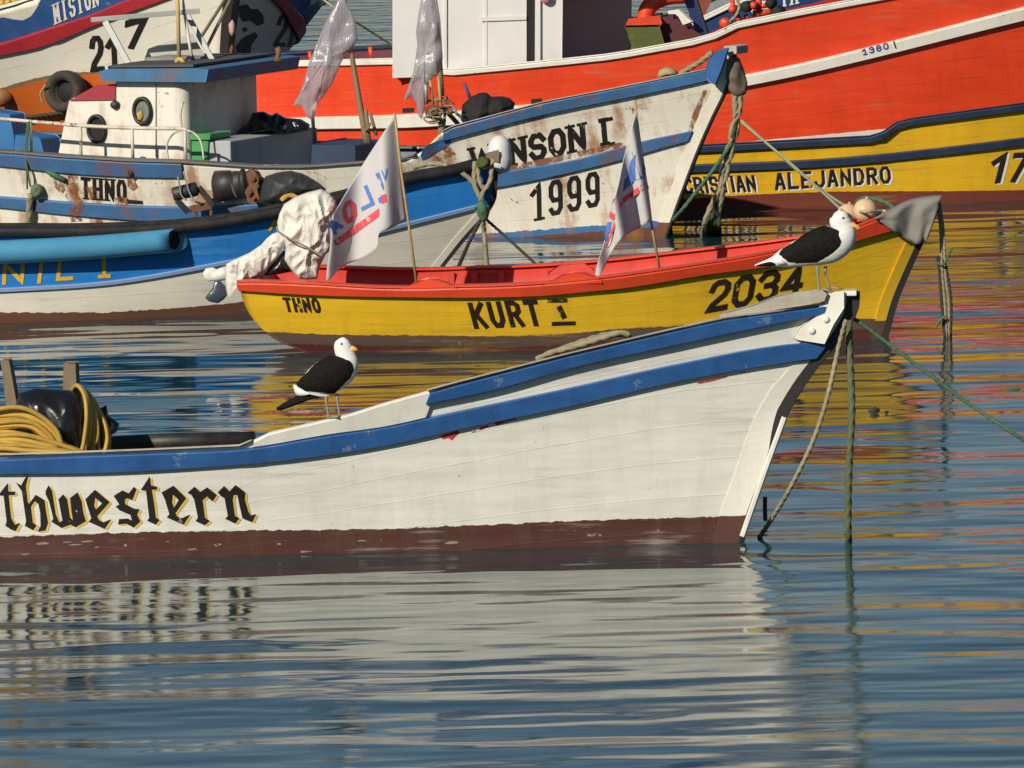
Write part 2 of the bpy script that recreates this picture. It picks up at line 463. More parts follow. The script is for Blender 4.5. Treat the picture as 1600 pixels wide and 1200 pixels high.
# ------------------------------------------------------------------ hand-painted lettering from strokes
GL = {
 'A': [[(0,0),(.42,1),(.58,1),(1,0)],[(.17,.3),(.83,.3)]], 'C': [[(1,.78),(.8,1),(.25,1),(0,.78),(0,.22),(.25,0),(.8,0),(1,.22)]],
 'D': [[(0,0),(0,1),(.6,1),(.88,.86),(1,.6),(1,.4),(.88,.14),(.6,0),(0,0)]], 'E': [[(1,1),(0,1),(0,0),(1,0)],[(0,.52),(.8,.52)]],
 'F': [[(1,1),(0,1),(0,0)],[(0,.52),(.8,.52)]], 'H': [[(0,0),(0,1)],[(1,0),(1,1)],[(0,.5),(1,.5)]], 'I': [[(.5,0),(.5,1)]], 'J': [[(1,1),(1,.22),(.75,0),(.25,0),(0,.25)]],
 'i': [[(.5,.12),(.5,.88)],[(0,1),(1,1)],[(0,0),(1,0)]], 'l': [[(.5,0),(.5,1)],[(0,0),(1,0)]],
 'K': [[(0,0),(0,1)],[(1,1),(.12,.42)],[(.3,.56),(1,0)]], 'L': [[(0,1),(0,0),(1,0)]], 'M': [[(0,0),(0,1),(.5,.3),(1,1),(1,0)]],
 'N': [[(0,0),(0,1),(1,0),(1,1)]], 'O': [[(0,.25),(0,.75),(.28,1),(.72,1),(1,.75),(1,.25),(.72,0),(.28,0),(0,.25)]],
 'Q': [[(0,.25),(0,.75),(.28,1),(.72,1),(1,.75),(1,.25),(.72,0),(.28,0),(0,.25)],[(.6,.3),(1,-.05)]],
 'P': [[(0,0),(0,1),(.65,1),(.95,.88),(.95,.6),(.65,.47),(0,.47)]],
 'R': [[(0,0),(0,1),(.65,1),(.95,.88),(.95,.62),(.65,.48),(0,.48)],[(.5,.48),(1,0)]],
 'S': [[(1,.8),(.75,1),(.25,1),(0,.8),(0,.65),(.2,.52),(.8,.48),(1,.34),(1,.2),(.75,0),(.25,0),(0,.2)]], 'T': [[(0,1),(1,1)],[(.5,1),(.5,0)]],
 'U': [[(0,1),(0,.25),(.28,0),(.72,0),(1,.25),(1,1)]], 'V': [[(0,1),(.5,0),(1,1)]], 'W': [[(0,1),(.26,0),(.5,.85),(.74,0),(1,1)]], '^': [[(0,0),(.35,1),(.6,1),(1,.1)]],
 '0': [[(0,.2),(0,.8),(.28,1),(.72,1),(1,.8),(1,.2),(.72,0),(.28,0),(0,.2)]], '1': [[(.0,.72),(.65,1),(.65,0)],[(.2,0),(1,0)]], '!': [[(0,.75),(.7,1),(.7,0)]],
 '2': [[(0,.75),(.1,.92),(.3,1),(.7,1),(.95,.88),(1,.7),(.85,.5),(.15,.17),(0,0),(1,0)]],
 '3': [[(0,.82),(.25,1),(.75,1),(1,.83),(1,.68),(.75,.53),(.4,.53)],[(.75,.53),(1,.38),(1,.18),(.75,0),(.25,0),(0,.18)]],
 '4': [[(.78,0),(.78,1),(0,.3),(1,.3)]], '5': [[(1,1),(.1,1),(0,.55),(.7,.58),(1,.4),(1,.18),(.7,0),(.25,0),(0,.15)]],
 '6': [[(.95,.85),(.7,1),(.28,1),(0,.75),(0,.2),(.28,0),(.72,0),(1,.2),(1,.4),(.72,.56),(.28,.56),(0,.4)]], '7': [[(0,1),(1,1),(.35,0)]],
 '8': [[(.25,.53),(.05,.65),(.05,.85),(.28,1),(.72,1),(.95,.85),(.95,.65),(.75,.53),(.25,.53),(0,.38),(0,.18),(.28,0),(.72,0),(1,.18),(1,.38),(.75,.53)]],
 '9': [[(0,.12),(.2,0),(.75,0),(1,.15),(1,.85),(.75,1),(.25,1),(0,.85),(0,.58),(.25,.42),(1,.42)]],
}
SERIF = {'W': [(0,1),(1,1)], 'N': [(0,0),(0,1),(1,1)], 'E': [(0,0),(0,1)], 'M': [(0,0),(0,1),(1,0),(1,1)], 'V': [(0,1),(1,1)], 'I': [(.5,0),(.5,1)], 'T': [(.5,0)], 'H': [(0,0),(0,1),(1,0),(1,1)], 'A': [(0,0),(1,0)], 'R': [(0,0),(1,0)]}
def ribbon(poly, sw, seg=7.0, xf=1.0):
    """strip of quads along a 2d polyline; xf scales the stroke sideways"""
    closed = poly[0] == poly[-1]; P = []
    for a, b in zip(poly[:-1], poly[1:]):
        m = max(1, int(math.hypot(b[0]-a[0], b[1]-a[1])/seg)); P += [(a[0]+(b[0]-a[0])*k/m, a[1]+(b[1]-a[1])*k/m) for k in range(m)]
    P.append(poly[-1]); n = len(P); L = []; R = []
    for i in range(n):
        pr = P[(i-1) % (n-1)] if closed else P[max(i-1, 0)]; nx = P[(i+1) % (n-1)] if closed else P[min(i+1, n-1)]
        p = P[i]; a = (p[0]-pr[0], p[1]-pr[1]); b = (nx[0]-p[0], nx[1]-p[1])
        la = math.hypot(*a) or 1; lb = math.hypot(*b) or 1
        a = (a[0]/la, a[1]/la) if math.hypot(*a) > 1e-9 else (b[0]/lb, b[1]/lb); b = (b[0]/lb, b[1]/lb) if math.hypot(*b) > 1e-9 else a
        t = (a[0]+b[0], a[1]+b[1]); lt = math.hypot(*t) or 1; t = (t[0]/lt, t[1]/lt)
        w = sw/2/max(.55, t[0]*a[0]+t[1]*a[1]); nn = (-t[1]*xf, t[0])
        L.append((p[0]+nn[0]*w, p[1]+nn[1]*w)); R.append((p[0]-nn[0]*w, p[1]-nn[1]*w))
    return [(L[i], R[i], R[i+1], L[i+1]) for i in range(n-1)]
class Quad(list):
    g = None
_g = [0]
def letters(text, org, xv, yv, ww, sw, gap, serif=0, seg=7.0, special=None):
    """quads in picture pixels: org = baseline start, xv/yv = unit vectors (px per unit) of the writing direction and of the letters' up"""
    quads = []; x = 0.0; h = math.hypot(*yv); ul = math.hypot(*xv); X = (xv[0]/ul, xv[1]/ul); Y = (yv[0]/h, yv[1]/h)
    for ch in text:
        w = (special or {}).get(ch, ww)
        if ch == ' ': x += w*.7+gap; continue
        if ch not in GL: x += w; continue
        f = lambda p: (x+sw/2+p[0]*(w-sw), sw/2+p[1]*(h-sw))
        strokes = [[f(p) for p in st] for st in GL[ch]]
        qs = []
        for st in strokes:
            s_ = list(st)
            if s_[0] != s_[-1]:                       # square stroke ends run out to the letter's edge
                for e, o in ((0, 1), (-1, -2)):
                    d = (s_[e][0]-s_[o][0], s_[e][1]-s_[o][1]); l = math.hypot(*d) or 1
                    s_[e] = (s_[e][0]+d[0]/l*sw/2, s_[e][1]+d[1]/l*sw/2)
            qs += ribbon(s_, sw, seg)
        if serif and ch in SERIF:
            for p in SERIF[ch]:
                c = f(p); yy = c[1]+(-1 if p[1] < .5 else 1)*(sw/2-serif/2); qs += ribbon([(c[0]-sw*.95, yy), (c[0]+sw*.95, yy)], serif, seg)
        _g[0] += 1
        for q in qs:
            quads.append(Quad([(org[0]+X[0]*a+Y[0]*b, org[1]+X[1]*a+Y[1]*b) for a, b in q])); quads[-1].g = _g[0]
        x += w+gap
    return quads
def decal(name, quads, mapper, mat, parent):
    """one mesh per letter, laid just proud of the surface"""
    by = {}
    for q in quads: by.setdefault(getattr(q, 'g', None), []).append(q)
    for qs in by.values():
        m = MB()
        for q in qs: m.add([mapper(*p) for p in q], [tuple(range(len(q)))])
        m.build(name, mat, parent)
def shifted(qs, dx, dy):
    out = []
    for q in qs:
        k = Quad([(x+dx, y+dy) for x, y in q]); k.g = q.g; out.append(k)
    return out
def polydecal(m, poly, mapper, mi=0, cell=9.0):
    """fill a measured polygon with small faces laid on a curved surface"""
    bm = bmesh.new(); vs = [bm.verts.new((p[0], p[1], 0)) for p in poly]
    P = [Vector((p[0], p[1], 0)) for p in poly]
    for t in tessellate_polygon([P]):
        try: bm.faces.new([vs[i] for i in t])
        except ValueError: pass
    for it in range(3):
        ed = [e for e in bm.edges if e.calc_length() > cell*1.6]
        if not ed: break
        bmesh.ops.subdivide_edges(bm, edges=ed, cuts=1, use_grid_fill=False)
        bmesh.ops.triangulate(bm, faces=bm.faces[:])
    bm.verts.index_update()
    m.add([mapper(v.co.x, v.co.y) for v in bm.verts], [tuple(v.index for v in f.verts) for f in bm.faces], mi); bm.free()
# ------------------------------------------------------------------ materials
RUST = (.20, .065, .02)
M_WHITE_A = paint('white_boat_paint', (.66, .655, .60), var=.13, vscale=2.2, rough=.42, wavy=6.5, scuff=((.40, .38, .33), .5), chips=((.30, .10, .07), .735, 14), chips2=((.25, .23, .19), .74, 24), dirt=((.36, .34, .28), .32), bands=(('boot', (.075, .030, .024), .04),), uv=True, bump=.35, planks=('plank', 8, .1))
M_WHITE = paint('white_wood_paint', (.67, .66, .60), var=.12, vscale=4, rough=.5, chips=((.20, .17, .13), .74, 16), dirt=((.30, .27, .2), .35))
M_BLUE = paint('blue_rail_paint', (.026, .095, .275), var=.36, vscale=5, rough=.33, chips=((.22, .24, .25), .715, 15), chips2=((.10, .17, .30), .66, 8), dirt=((.02, .05, .12), .5))
M_BLUE_OLD = paint('worn_blue_paint', (.045, .135, .30), var=.32, vscale=5, rough=.5, chips=((.24, .15, .09), .70, 12), chips2=((.40, .42, .4), .74, 20), dirt=((.10, .07, .04), .6), stain=((RUST, .5, 3),))
M_BLACKP = paint('black_lettering_paint', (.016, .013, .013), var=.25, rough=.5, chips=((.55, .52, .45), .69, 22), spec=.3)
M_BLACKP2 = paint('black_lettering_paint_worn', (.02, .014, .012), var=.25, rough=.5, chips=((.62, .58, .5), .655, 20), spec=.3)
M_BLACKY = paint('black_lettering_on_yellow', (.024, .015, .01), var=.25, rough=.5, chips=((.55, .36, .03), .67, 22), spec=.3)
M_GOLD = paint('gold_lettering_edge', (.62, .43, .09), var=.2, rough=.5)
M_WHITEP = paint('white_lettering_paint', (.72, .70, .64), var=.15, rough=.5, chips=((.03, .10, .25), .72, 20))
M_YELP = paint('yellow_lettering_paint', (.66, .42, .03), var=.2, rough=.5)
M_YELLOW = paint('yellow_boat_paint', (.70, .43, .02), var=.14, vscale=2.5, rough=.38, chips=((.33, .22, .06), .775, 10), dirt=((.36, .22, .03), .35), bands=(('boot', (.115, .075, .06), .03), ('boot2', (.10, .03, .026), .06)), uv=True, planks=('plank', 9, .3), bump=.35, wavy=5, scuff=((.40, .27, .06), .5))
M_REDRAIL = paint('red_rail_paint', (.62, .06, .022), var=.2, vscale=4, rough=.36, chips=((.25, .16, .12), .76, 14), dirt=((.25, .03, .02), .35))
M_REDIN = paint('red_inside_paint', (.55, .055, .04), var=.2, vscale=4, rough=.5, dirt=((.2, .03, .02), .4))
M_BLUEBOAT = paint('blue_boat_paint', (.022, .20, .58), var=.16, vscale=2, rough=.32, chips=((.3, .4, .5), .77, 12), dirt=((.02, .09, .25), .4), bands=(('white', (.70, .66, .56), .012), ('boot', (.13, .06, .035), .04)), uv=True, planks=('plank', 8, .2), bump=.3, wavy=4, scuff=((.10, .28, .55), .5))
M_DBOAT = paint('rusty_white_boat_paint', (.72, .68, .59), var=.12, vscale=2.5, rough=.5, chips=((.16, .12, .09), .675, 13), chips2=((.36, .17, .06), .71, 8), dirt=((.42, .34, .22), .45), stain=(((.30, .12, .035), .8, 2.4),), bands=(('boot', (.05, .15, .34), .05), ('boot2', (.13, .05, .03), .05)), uv=True, planks=('plank', 9))
M_EBOAT = paint('yellow_boat_paint_two', (.70, .41, .018), var=.14, vscale=2.2, rough=.36, chips=((.3, .12, .04), .775, 10), dirt=((.4, .2, .02), .35), bands=(('boot', (.16, .042, .03), .02),), uv=True, planks=('plank', 10, .35), bump=.35, wavy=4, scuff=((.42, .26, .05), .5))
M_NAVY = paint('navy_rail_paint', (.022, .036, .075), var=.3, rough=.4, chips=((.18, .2, .22), .73, 14), dirt=((.1, .09, .07), .3))
M_FBOAT = paint('red_boat_paint', (.66, .055, .018), var=.3, vscale=1.3, rough=.35, chips=((.5, .12, .08), .745, 11), scuff=((.50, .13, .07), .55), wavy=5, dirt=((.36, .03, .015), .35), bands=(('boot', (.66, .62, .56), .015), ('boot2', (.03, .03, .06), .02)), uv=True, planks=('plank', 12, .4), bump=.35)
M_GBOAT = paint('blue_red_white_boat_paint', (.70, .67, .58), var=.1, vscale=2, rough=.5, bands=(('rail', (.025, .085, .26), .015), ('red', (.36, .025, .035), .02), ('white', (.66, .63, .55), .02), ('brown', (.2, .13, .07), .03), ('orange', (.52, .11, .018), .03)), chips=((.2, .18, .15), .735, 8), dirt=((.38, .32, .22), .4), uv=True, planks=('plank', 10))
M_KBOAT = paint('dark_blue_boat_paint', (.02, .045, .14), var=.2, rough=.4, bands=(('red', (.42, .03, .03), .02),), uv=True)
M_INSIDE = paint('boat_inside_paint', (.16, .19, .22), var=.3, rough=.7, dirt=((.08, .07, .06), .5))
M_DARKIN = paint('dark_inside_paint', (.045, .05, .06), var=.3, rough=.7)
M_CAPGREY = paint('weathered_grey_wood', (.40, .37, .31), var=.3, vscale=7, rough=.8, dirt=((.14, .12, .09), .5), chips=((.62, .6, .54), .68, 14), bump=.6)
M_CUTWATER = paint('cutwater_tar_and_shade', (.016, .014, .014), var=.3, rough=.6, chips=((.3, .27, .22), .74, 14))  # dark paint that also carries the shade on the stems' front faces
M_RUBBER = paint('black_rubber', (.018, .018, .019), var=.4, rough=.5, dirt=((.12, .09, .06), .35), bump=.4)

# ------------------------------------------------------------------ water
WY = -4350.0                                   # the sheet's own origin lies in its middle, 4350 m out
def make_water():
    g = N('harbour_water'); tc = g.n('ShaderNodeTexCoord'); v = tc.outputs['Object']
    def wave(sx, sy, a, rot, d=1.0, dist=0.0, w=0.0):
        x = g.n('ShaderNodeTexNoise', noise_dimensions='3D'); g.l(g.mapping(v, (sx, sy, 1), (w*7, w*3, w), (0, 0, rot)), x.inputs['Vector'])
        x.inputs['Scale'].default_value = 1; x.inputs['Detail'].default_value = d; x.inputs['Roughness'].default_value = .45; x.inputs['Distortion'].default_value = dist
        return g.math('MULTIPLY', x.outputs[0], a)
    patch = g.noise(g.mapping(v, (.06, .16, 1)), 1.0, 2, .5)
    patch = g.math('ADD', g.math('MULTIPLY', g.step(patch, .35, .68), .75), .55)
    h = g.math('ADD', wave(.25, .8, .05, .12, 0, 0, 1), g.math('ADD', wave(.8, 2.0, .027, -.1, 0, .3, 2), wave(1.5, 3.4, .0085, .08, 0, .4, 3)))
    h = g.math('ADD', h, wave(2.6, 5.4, .0032, -.05, 0, .2, 5))
    h = g.math('MULTIPLY', h, patch)
    sx = g.n('ShaderNodeSeparateXYZ'); g.l(v, sx.inputs[0])          # beyond the moored boats the wind ruffles the open water
    h = g.math('ADD', h, g.math('MULTIPLY', wave(2.0, 2.6, .09, .2, 3, .3, 6), g.step(sx.outputs[1], WY+92, WY+108)))
    bp = g.n('ShaderNodeBump'); bp.inputs['Strength'].default_value = 1.0; bp.inputs['Distance'].default_value = 1.0
    g.l(h, bp.inputs['Height']); g.l(bp.outputs[0], g.b.inputs['Normal'])
    g.b.inputs['Base Color'].default_value = (.012, .042, .052, 1); g.b.inputs['Roughness'].default_value = .0
    g.b.inputs['IOR'].default_value = 1.333
    m = MB(); m.add([(-4000, -300, 0), (4000, -300, 0), (4000, 9000, 0), (-4000, 9000, 0)], [(0, 1, 2, 3)])
    o = m.build('water', g.m, kind='structure'); o['label'] = 'rippled dark blue harbour water around the boats'
make_water()
def down(c, d): return lambda x: c(x)+d

# ------------------------------------------------------------------ A: white boat in front
A_SHEER = Curve([(-900, 716), (-300, 715), (0, 712), (200, 705.5), (392, 697), (404, 680), (460, 667), (544, 648), (600, 630), (666, 612), (705, 601), (880, 556), (1015, 524), (1125, 499), (1285, 477), (1320, 470)], False)
A = Hull((1160, 847), -6.5, [(1341, 455), (1339, 482), (1328, 506), (1300, 545), (1272, 579), (1230, 646), (1195, 740), (1168, 815)], 7.0, .62, um=.42, pw=2.1, Bst=.7, ww=.8, pww=1.55, sheer=A_SHEER, e=1.3, heel=.10)
rootA = empty('white_boat', A.P0, 'big white wooden boat with two blue strakes, brown waterline and gothic lettering', 'boat')
A_BOOT = Curve([(-900, 846), (0, 839), (200, 832), (640, 825), (900, 814), (1162, 806)])
A_R1T = Curve([(-900, 722), (0, 716), (120, 711), (240, 706.5), (392, 699), (520, 678), (600, 667), (687, 648), (880, 607.5), (1060, 568), (1240, 536.5), (1300, 533)])
A_R1B = Curve([(-900, 745), (0, 739), (160, 737), (320, 728), (460, 716), (635, 688), (705, 672), (880, 636), (1060, 595), (1222, 567), (1280, 560)])
A_R2B = Curve([(660, 630), (775, 606), (880, 576), (1060, 536.5), (1285, 490), (1320, 483)])
bootA = A.fit(A_BOOT)
A.hull(rootA, [M_WHITE_A, M_INSIDE], {'boot': bootA}, depth=.42)
A.rail(rootA, 'rub_rail', M_BLUE, None, 1285, A_R1T, A_R1B, proud=.035)
A.rail(rootA, 'rub_rail', M_BLUE, None, 1285, A_R1T, A_R1B, proud=.035, side=-1)
A.rail(rootA, 'upper_rail', M_BLUE, 668, 1292, down(A_SHEER, 1), A_R2B, proud=.05)
A.rail(rootA, 'upper_rail', M_BLUE, 668, 1292, down(A_SHEER, 1), A_R2B, proud=.05, side=-1)
A.rail(rootA, 'bulwark_board', M_WHITE, 396, 672, down(A_SHEER, 0), down(A_R1T, -1), proud=.024)
A.cap(rootA, 'gunwale_cap', M_CAPGREY, 668, 1290, A_SHEER, th=.014, proud=.048)
A.cap(rootA, 'gunwale_cap', M_CAPGREY, None, 392, A_SHEER, th=.014, proud=.03)
A.post(rootA, paint('stem_paint', (.67, .66, .60), var=.1, rough=.5, chips=((.2, .17, .13), .75, 16), dirt=((.3, .27, .2), .3), bands=(('boot', (.085, .036, .03), .02),)), lambda z: .19 if z < 1.0 else .17, hb=.15, cham=lambda z: .03+.05*min(1, max(0, (z-.6)/.25)), heights={'boot': bootA}, ztop=A.ztop)

# ------------------------------------------------------------------ B: yellow boat
B_SHEER = Curve([(369, 442), (394, 441.5), (480, 444), (592, 450), (660, 450.5), (709, 449), (791, 447), (857, 443), (930, 436), (1028, 423), (1096, 413), (1195, 397), (1260, 383), (1335, 357), (1371, 343), (1440, 318), (1470, 309)])
B_RB = Curve([(369, 452), (480, 459), (622, 462), (791, 462), (847, 460), (922, 453), (965, 449), (1105, 427), (1211, 413), (1335, 376), (1389, 361), (1465, 338)])
Bh = Hull((1386, 528), -5, [(1471, 309), (1458, 345), (1441, 380), (1420, 426), (1402, 470), (1392, 505)], 4.27, .80, um=.42, pw=2.3, Bst=.78, ww=.72, pww=1.7, sheer=B_SHEER,
          stern_rake=Curve([(-.4, .55), (0, 0.0), (.08, -.19), (.17, -.30), (.3, -.40), (.52, -.47), (1.2, -.6)]), e=.9)
rootB = empty('yellow_boat', Bh.P0, 'yellow rowing boat with red gunwale, brown bottom and grey cloth over its bow', 'boat')
B_BOOT = Curve([(369, 513), (406, 517), (502, 522), (660, 524), (791, 525), (885, 521.5), (960, 514.5), (1150, 505), (1339, 497), (1393, 500)])
Bh.hull(rootB, [M_YELLOW, M_REDIN], {'boot': Bh.fit(B_BOOT), 'boot2': Bh.fit(down(B_BOOT, 17))}, depth=.40, transom=2)
for sd_ in (1, -1): Bh.rail(rootB, 'gunwale_rail', M_REDRAIL, None, 1452, down(B_SHEER, -1), B_RB, proud=.035, side=sd_)
Bh.cap(rootB, 'gunwale_cap', M_REDRAIL, None, 1452, B_SHEER, th=.018, proud=.033, w=.08)
Bh.post(rootB, paint('yellow_stem_paint', (.66, .42, .03), var=.12, rough=.4, chips=((.2, .12, .04), .75, 16), bands=(('boot', (.10, .065, .055), .02),)), .13, hb=.11, cham=.052, heights={'boot': [.13]}, ztop=Bh.ztop-.07)

# ------------------------------------------------------------------ C: blue boat
C_SHEER = Curve([(-900, 372), (-300, 362), (0, 357), (160, 356), (290, 349), (380, 337), (440, 325), (560, 297), (640, 274), (720, 259), (777, 241)])
Ch = Hull((645, 476), 2, [(777, 239), (775, 290), (773, 312), (763, 331), (727, 373), (690, 420), (665, 452)], 6.6, .78, um=.42, pw=2.3, Bst=.8, ww=.93, pww=1.7, sheer=C_SHEER, e=1.0, heel=.07)
rootC = empty('blue_boat', Ch.P0, 'bright blue boat with cream bottom, black hose gunwale and yellow lettering', 'boat')
C_WH = Curve([(-900, 480), (0, 458), (175, 446), (357, 414), (592, 366), (627, 357), (743, 328), (770, 321)])
C_BT = Curve([(-900, 492), (0, 488), (175, 487.5), (315, 478), (380, 472), (620, 458)])
Ch.hull(rootC, [M_BLUEBOAT, M_INSIDE], {'white': Ch.fit(C_WH), 'boot': Ch.fit(C_BT)}, depth=.4)
for sd_ in (1, -1):
    pts = [Ch.pt(u, Ch.zs(u)-.02, sd_, .022) for u in Ch.U if u < .985]
    mm = MB(); mm.tube(pts, .046, 10); mm.build('hose_gunwale', M_RUBBER, rootC)
    if sd_ == 1: Ch.rail(rootC, 'chine_strake', M_BLUEBOAT, None, 742, down(C_WH, -8), down(C_WH, -1), proud=.02, side=sd_)
Ch.post(rootC, paint('blue_stem_paint', (.02, .10, .32), var=.15, rough=.4, bands=(('white', (.62, .6, .52), .02),)), .10, hb=.05, cham=.04, heights={'white': Ch.fit(C_WH)}, ztop=Ch.ztop)

# ------------------------------------------------------------------ D: old white boat with a wheelhouse
D_SHEER = Curve([(-400, 232), (0, 238), (100, 246), (200, 252), (288, 254.5), (400, 262), (480, 262), (560, 256), (645, 248), (656, 243), (672, 222), (697, 201), (850, 160), (1000, 131), (1104, 109), (1150, 98)], False)
Dh = Hull((1042, 369), -28, [(1150, 76), (1134, 142), (1114, 184), (1095, 227), (1068, 297)], 7.6, 1.1, um=.5, pw=2.3, Bst=.8, ww=.78, pww=1.6, sheer=D_SHEER, e=1.2)
rootD = empty('cabin_boat', Dh.P0, 'old rust-stained white boat with blue stripes, black number 1999 and a small wheelhouse', 'fishing boat')
D_S1B = Curve([(-400, 252), (0, 258), (100, 268.5), (200, 274.5), (284, 276), (320, 276)])
D_S2T = Curve([(-400, 296), (0, 306), (100, 314), (200, 320), (300, 322), (396, 318), (560, 303), (700, 283), (800, 265), (900, 249), (1009, 219), (1068, 207), (1110, 198)])
D_S2B = Curve([(-400, 312), (0, 323), (100, 334), (200, 342), (288, 345), (396, 334), (560, 320), (700, 304), (777, 292), (875, 273), (962, 252), (1066, 223), (1110, 213)])
D_RT = down(D_SHEER, 0); D_RB = Curve([(690, 219), (850, 178), (1000, 148), (1105, 126), (1150, 114)])
D_BT = Curve([(-400, 340), (0, 352), (400, 372), (715, 367), (925, 353), (1031, 345)])
Dh.hull(rootD, [M_DBOAT, M_INSIDE], {'boot': Dh.fit(D_BT), 'boot2': Dh.fit(down(D_BT, 9))}, depth=.35, nv=30)
Dh.rail(rootD, 'gunwale_rail', M_BLUE_OLD, None, 286, D_SHEER, D_S1B, proud=.03)
for sd_ in (1, -1):
    Dh.rail(rootD, 'rub_rail', M_BLUE_OLD, None, 1078, D_S2T, D_S2B, proud=.03, side=sd_)
    Dh.rail(rootD, 'bow_rail', M_BLUE_OLD, 692, 1112, D_RT, D_RB, proud=.035, side=sd_)
Dh.cap(rootD, 'gunwale_cap', M_CAPGREY, 692, 1110, D_SHEER, th=.012, proud=.03)
Dh.cap(rootD, 'deck_edge', paint('worn_dark_deck_paint', (.13, .13, .13), var=.3, rough=.7, chips=((.6, .57, .5), .68, 14), stain=((RUST, .5, 4),)), None, 650, D_SHEER, th=.02, proud=.032, w=.12)
Dh.post(rootD, paint('old_stem_paint', (.72, .69, .6), var=.12, rough=.5, chips=((.25, .14, .07), .71, 12), dirt=((.4, .3, .2), .4), bands=(('boot2', (.13, .05, .03), .02),)), .11, hb=.17, cham=.02, heights={'boot2': Dh.fit(down(D_BT, 4))}, ztop=Dh.ztop)

# ------------------------------------------------------------------ E: yellow boat with navy rails
E_SHEER = Curve([(800, 238), (1092, 228), (1250, 219.5), (1342, 214.5), (1372, 213), (1399, 190.5), (1425, 186), (1600, 162), (1800, 135), (2000, 100)], False)
Eh = Hull((1950, 296), 0, [(1960, 250), (1990, 170), (2010, 95)], 6.3, 1.0, um=.5, pw=2.3, Bst=.8, ww=.85, pww=1.7, sheer=E_SHEER, heel=.10)
rootE = empty('navy_trimmed_boat', Eh.P0, 'yellow boat with dark navy rails and oxblood bottom, moored beside the big red boat', 'boat')
E_BT = Curve([(800, 322), (1062, 311), (1206, 302.5), (1600, 296.5), (1950, 280)])
Eh.hull(rootE, [M_EBOAT, M_INSIDE], {'boot': Eh.fit(E_BT)}, depth=.3)
E_S2 = Curve([(800, 268), (1084, 256.5), (1294, 247), (1600, 214), (1950, 160)])
for sd_ in (1, -1):
    Eh.rail(rootE, 'rub_rail', M_NAVY, None, None, E_S2, down(E_S2, 12), proud=.03, side=sd_)
    Eh.rail(rootE, 'gunwale_rail', M_NAVY, None, None, down(E_SHEER, -1), down(E_SHEER, 9), proud=.035, side=sd_)
Eh.cap(rootE, 'gunwale_cap', M_NAVY, None, None, E_SHEER, th=.012, proud=.033)
E_PL = down(E_SHEER, 12)
Eh.post(rootE, M_NAVY, .2, hb=.08, cham=.05, ztop=Eh.ztop)

# ------------------------------------------------------------------ F: big red boat
F_SHEER = Curve([(345, 101), (452, 97), (617, 93), (645, 96), (688, 112), (876, 94), (960, 85), (1113, 57), (1138, 39), (1250, 16), (1337, 0), (1600, -48), (2300, -220)], False)
Fh = Hull((2300, 242), 0, [(2330, 120), (2420, -230)], 11.2, 1.7, um=.5, pw=2.4, Bst=.12, ww=.8, pww=1.7, sheer=F_SHEER, nu=120, heel=.095)
rootF = empty('red_boat', Fh.P0, 'large bright red boat with white rails and a white wheelhouse', 'fishing boat')
F_WT = Curve([(345, 188), (487, 182.5), (617, 179), (800, 165.5), (1169, 115.5), (1600, 10.5), (2300, -165)])
F_WB = Curve([(345, 206), (487, 201), (680, 196), (800, 184), (1169, 132), (1600, 30), (2300, -140)])
F_BT = Curve([(345, 285), (700, 262), (1000, 236), (1171, 221), (1388, 201), (1800, 165), (2300, 130)])
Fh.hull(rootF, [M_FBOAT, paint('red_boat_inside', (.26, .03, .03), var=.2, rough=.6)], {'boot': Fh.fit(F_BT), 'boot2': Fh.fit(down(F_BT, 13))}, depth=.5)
for sd_ in (1, -1):
    Fh.rail(rootF, 'rub_rail', M_WHITE, None, None, F_WT, F_WB, proud=.05, side=sd_, fitted=None)
    Fh.rail(rootF, 'gunwale_rail', M_WHITE, None, None, down(F_SHEER, -1), down(F_SHEER, 7), proud=.03, side=sd_)
Fh.cap(rootF, 'gunwale_cap', M_WHITE, None, None, F_SHEER, th=.014, proud=.03, w=.1)
Fh.post(rootF, M_WHITE, .25, hb=.1, cham=.07, ztop=Fh.ztop)

# ------------------------------------------------------------------ G: blue, red and white boat, bow towards us
G_SHEER = Curve([(-200, 55), (-50, 28), (0, 15), (45, 3), (57, 0), (68, -16), (200, -60), (364, -125)], False)
Gh = Hull((356, 251), -64, [(358, 170), (358, 94), (366, 0), (376, -128)], 9.0, 2.3, um=.5, pw=3.0, Bst=.7, ww=.6, pww=2.2, sheer=G_SHEER, nu=120)
rootG = empty('tricolour_boat', Gh.P0, 'blue, red and white boat with orange bottom, its bow turned towards us', 'fishing boat')
cv = lambda *p: Curve(list(p))
G_H = {'rail': Gh.fit(cv((-200, 62), (-50, 40), (0, 27.5), (57, 13.5), (68, -10), (200, -52), (364, -118))), 'red': Gh.fit(cv((-200, 100), (0, 67.5), (90, 39), (150, 20), (187, 4), (240, -14), (355, -62))),
       'white': Gh.fit(cv((-200, 110), (0, 85), (75, 69), (150, 39), (198, 21), (240, 6), (300, -15), (355, -36))),
       'brown': Gh.fit(cv((-200, 185), (0, 138), (45, 125), (82, 117), (200, 112), (350, 116))), 'orange': Gh.fit(cv((-200, 192), (0, 144), (45, 131), (82, 122), (200, 116), (350, 120)))}
Gh.hull(rootG, [M_GBOAT, M_INSIDE], G_H, depth=.5, nv=34)
for sd_ in (1, -1):
    Gh.rail(rootG, 'rub_rail', paint('crimson_rail_paint', (.36, .025, .035), var=.2, rough=.45, chips=((.2, .13, .12), .70, 9)), None, None, None, None, proud=.035, side=sd_, fitted=(G_H['red'], G_H['white']))
Gh.cap(rootG, 'gunwale_cap', M_WHITE, None, None, G_SHEER, th=.03, proud=.03, w=.1)
Gh.post(rootG, paint('grey_stem_paint', (.5, .47, .4), var=.2, rough=.6, chips=((.2, .16, .12), .68, 10)), .14, hb=.09, cham=.07, ztop=Gh.ztop)

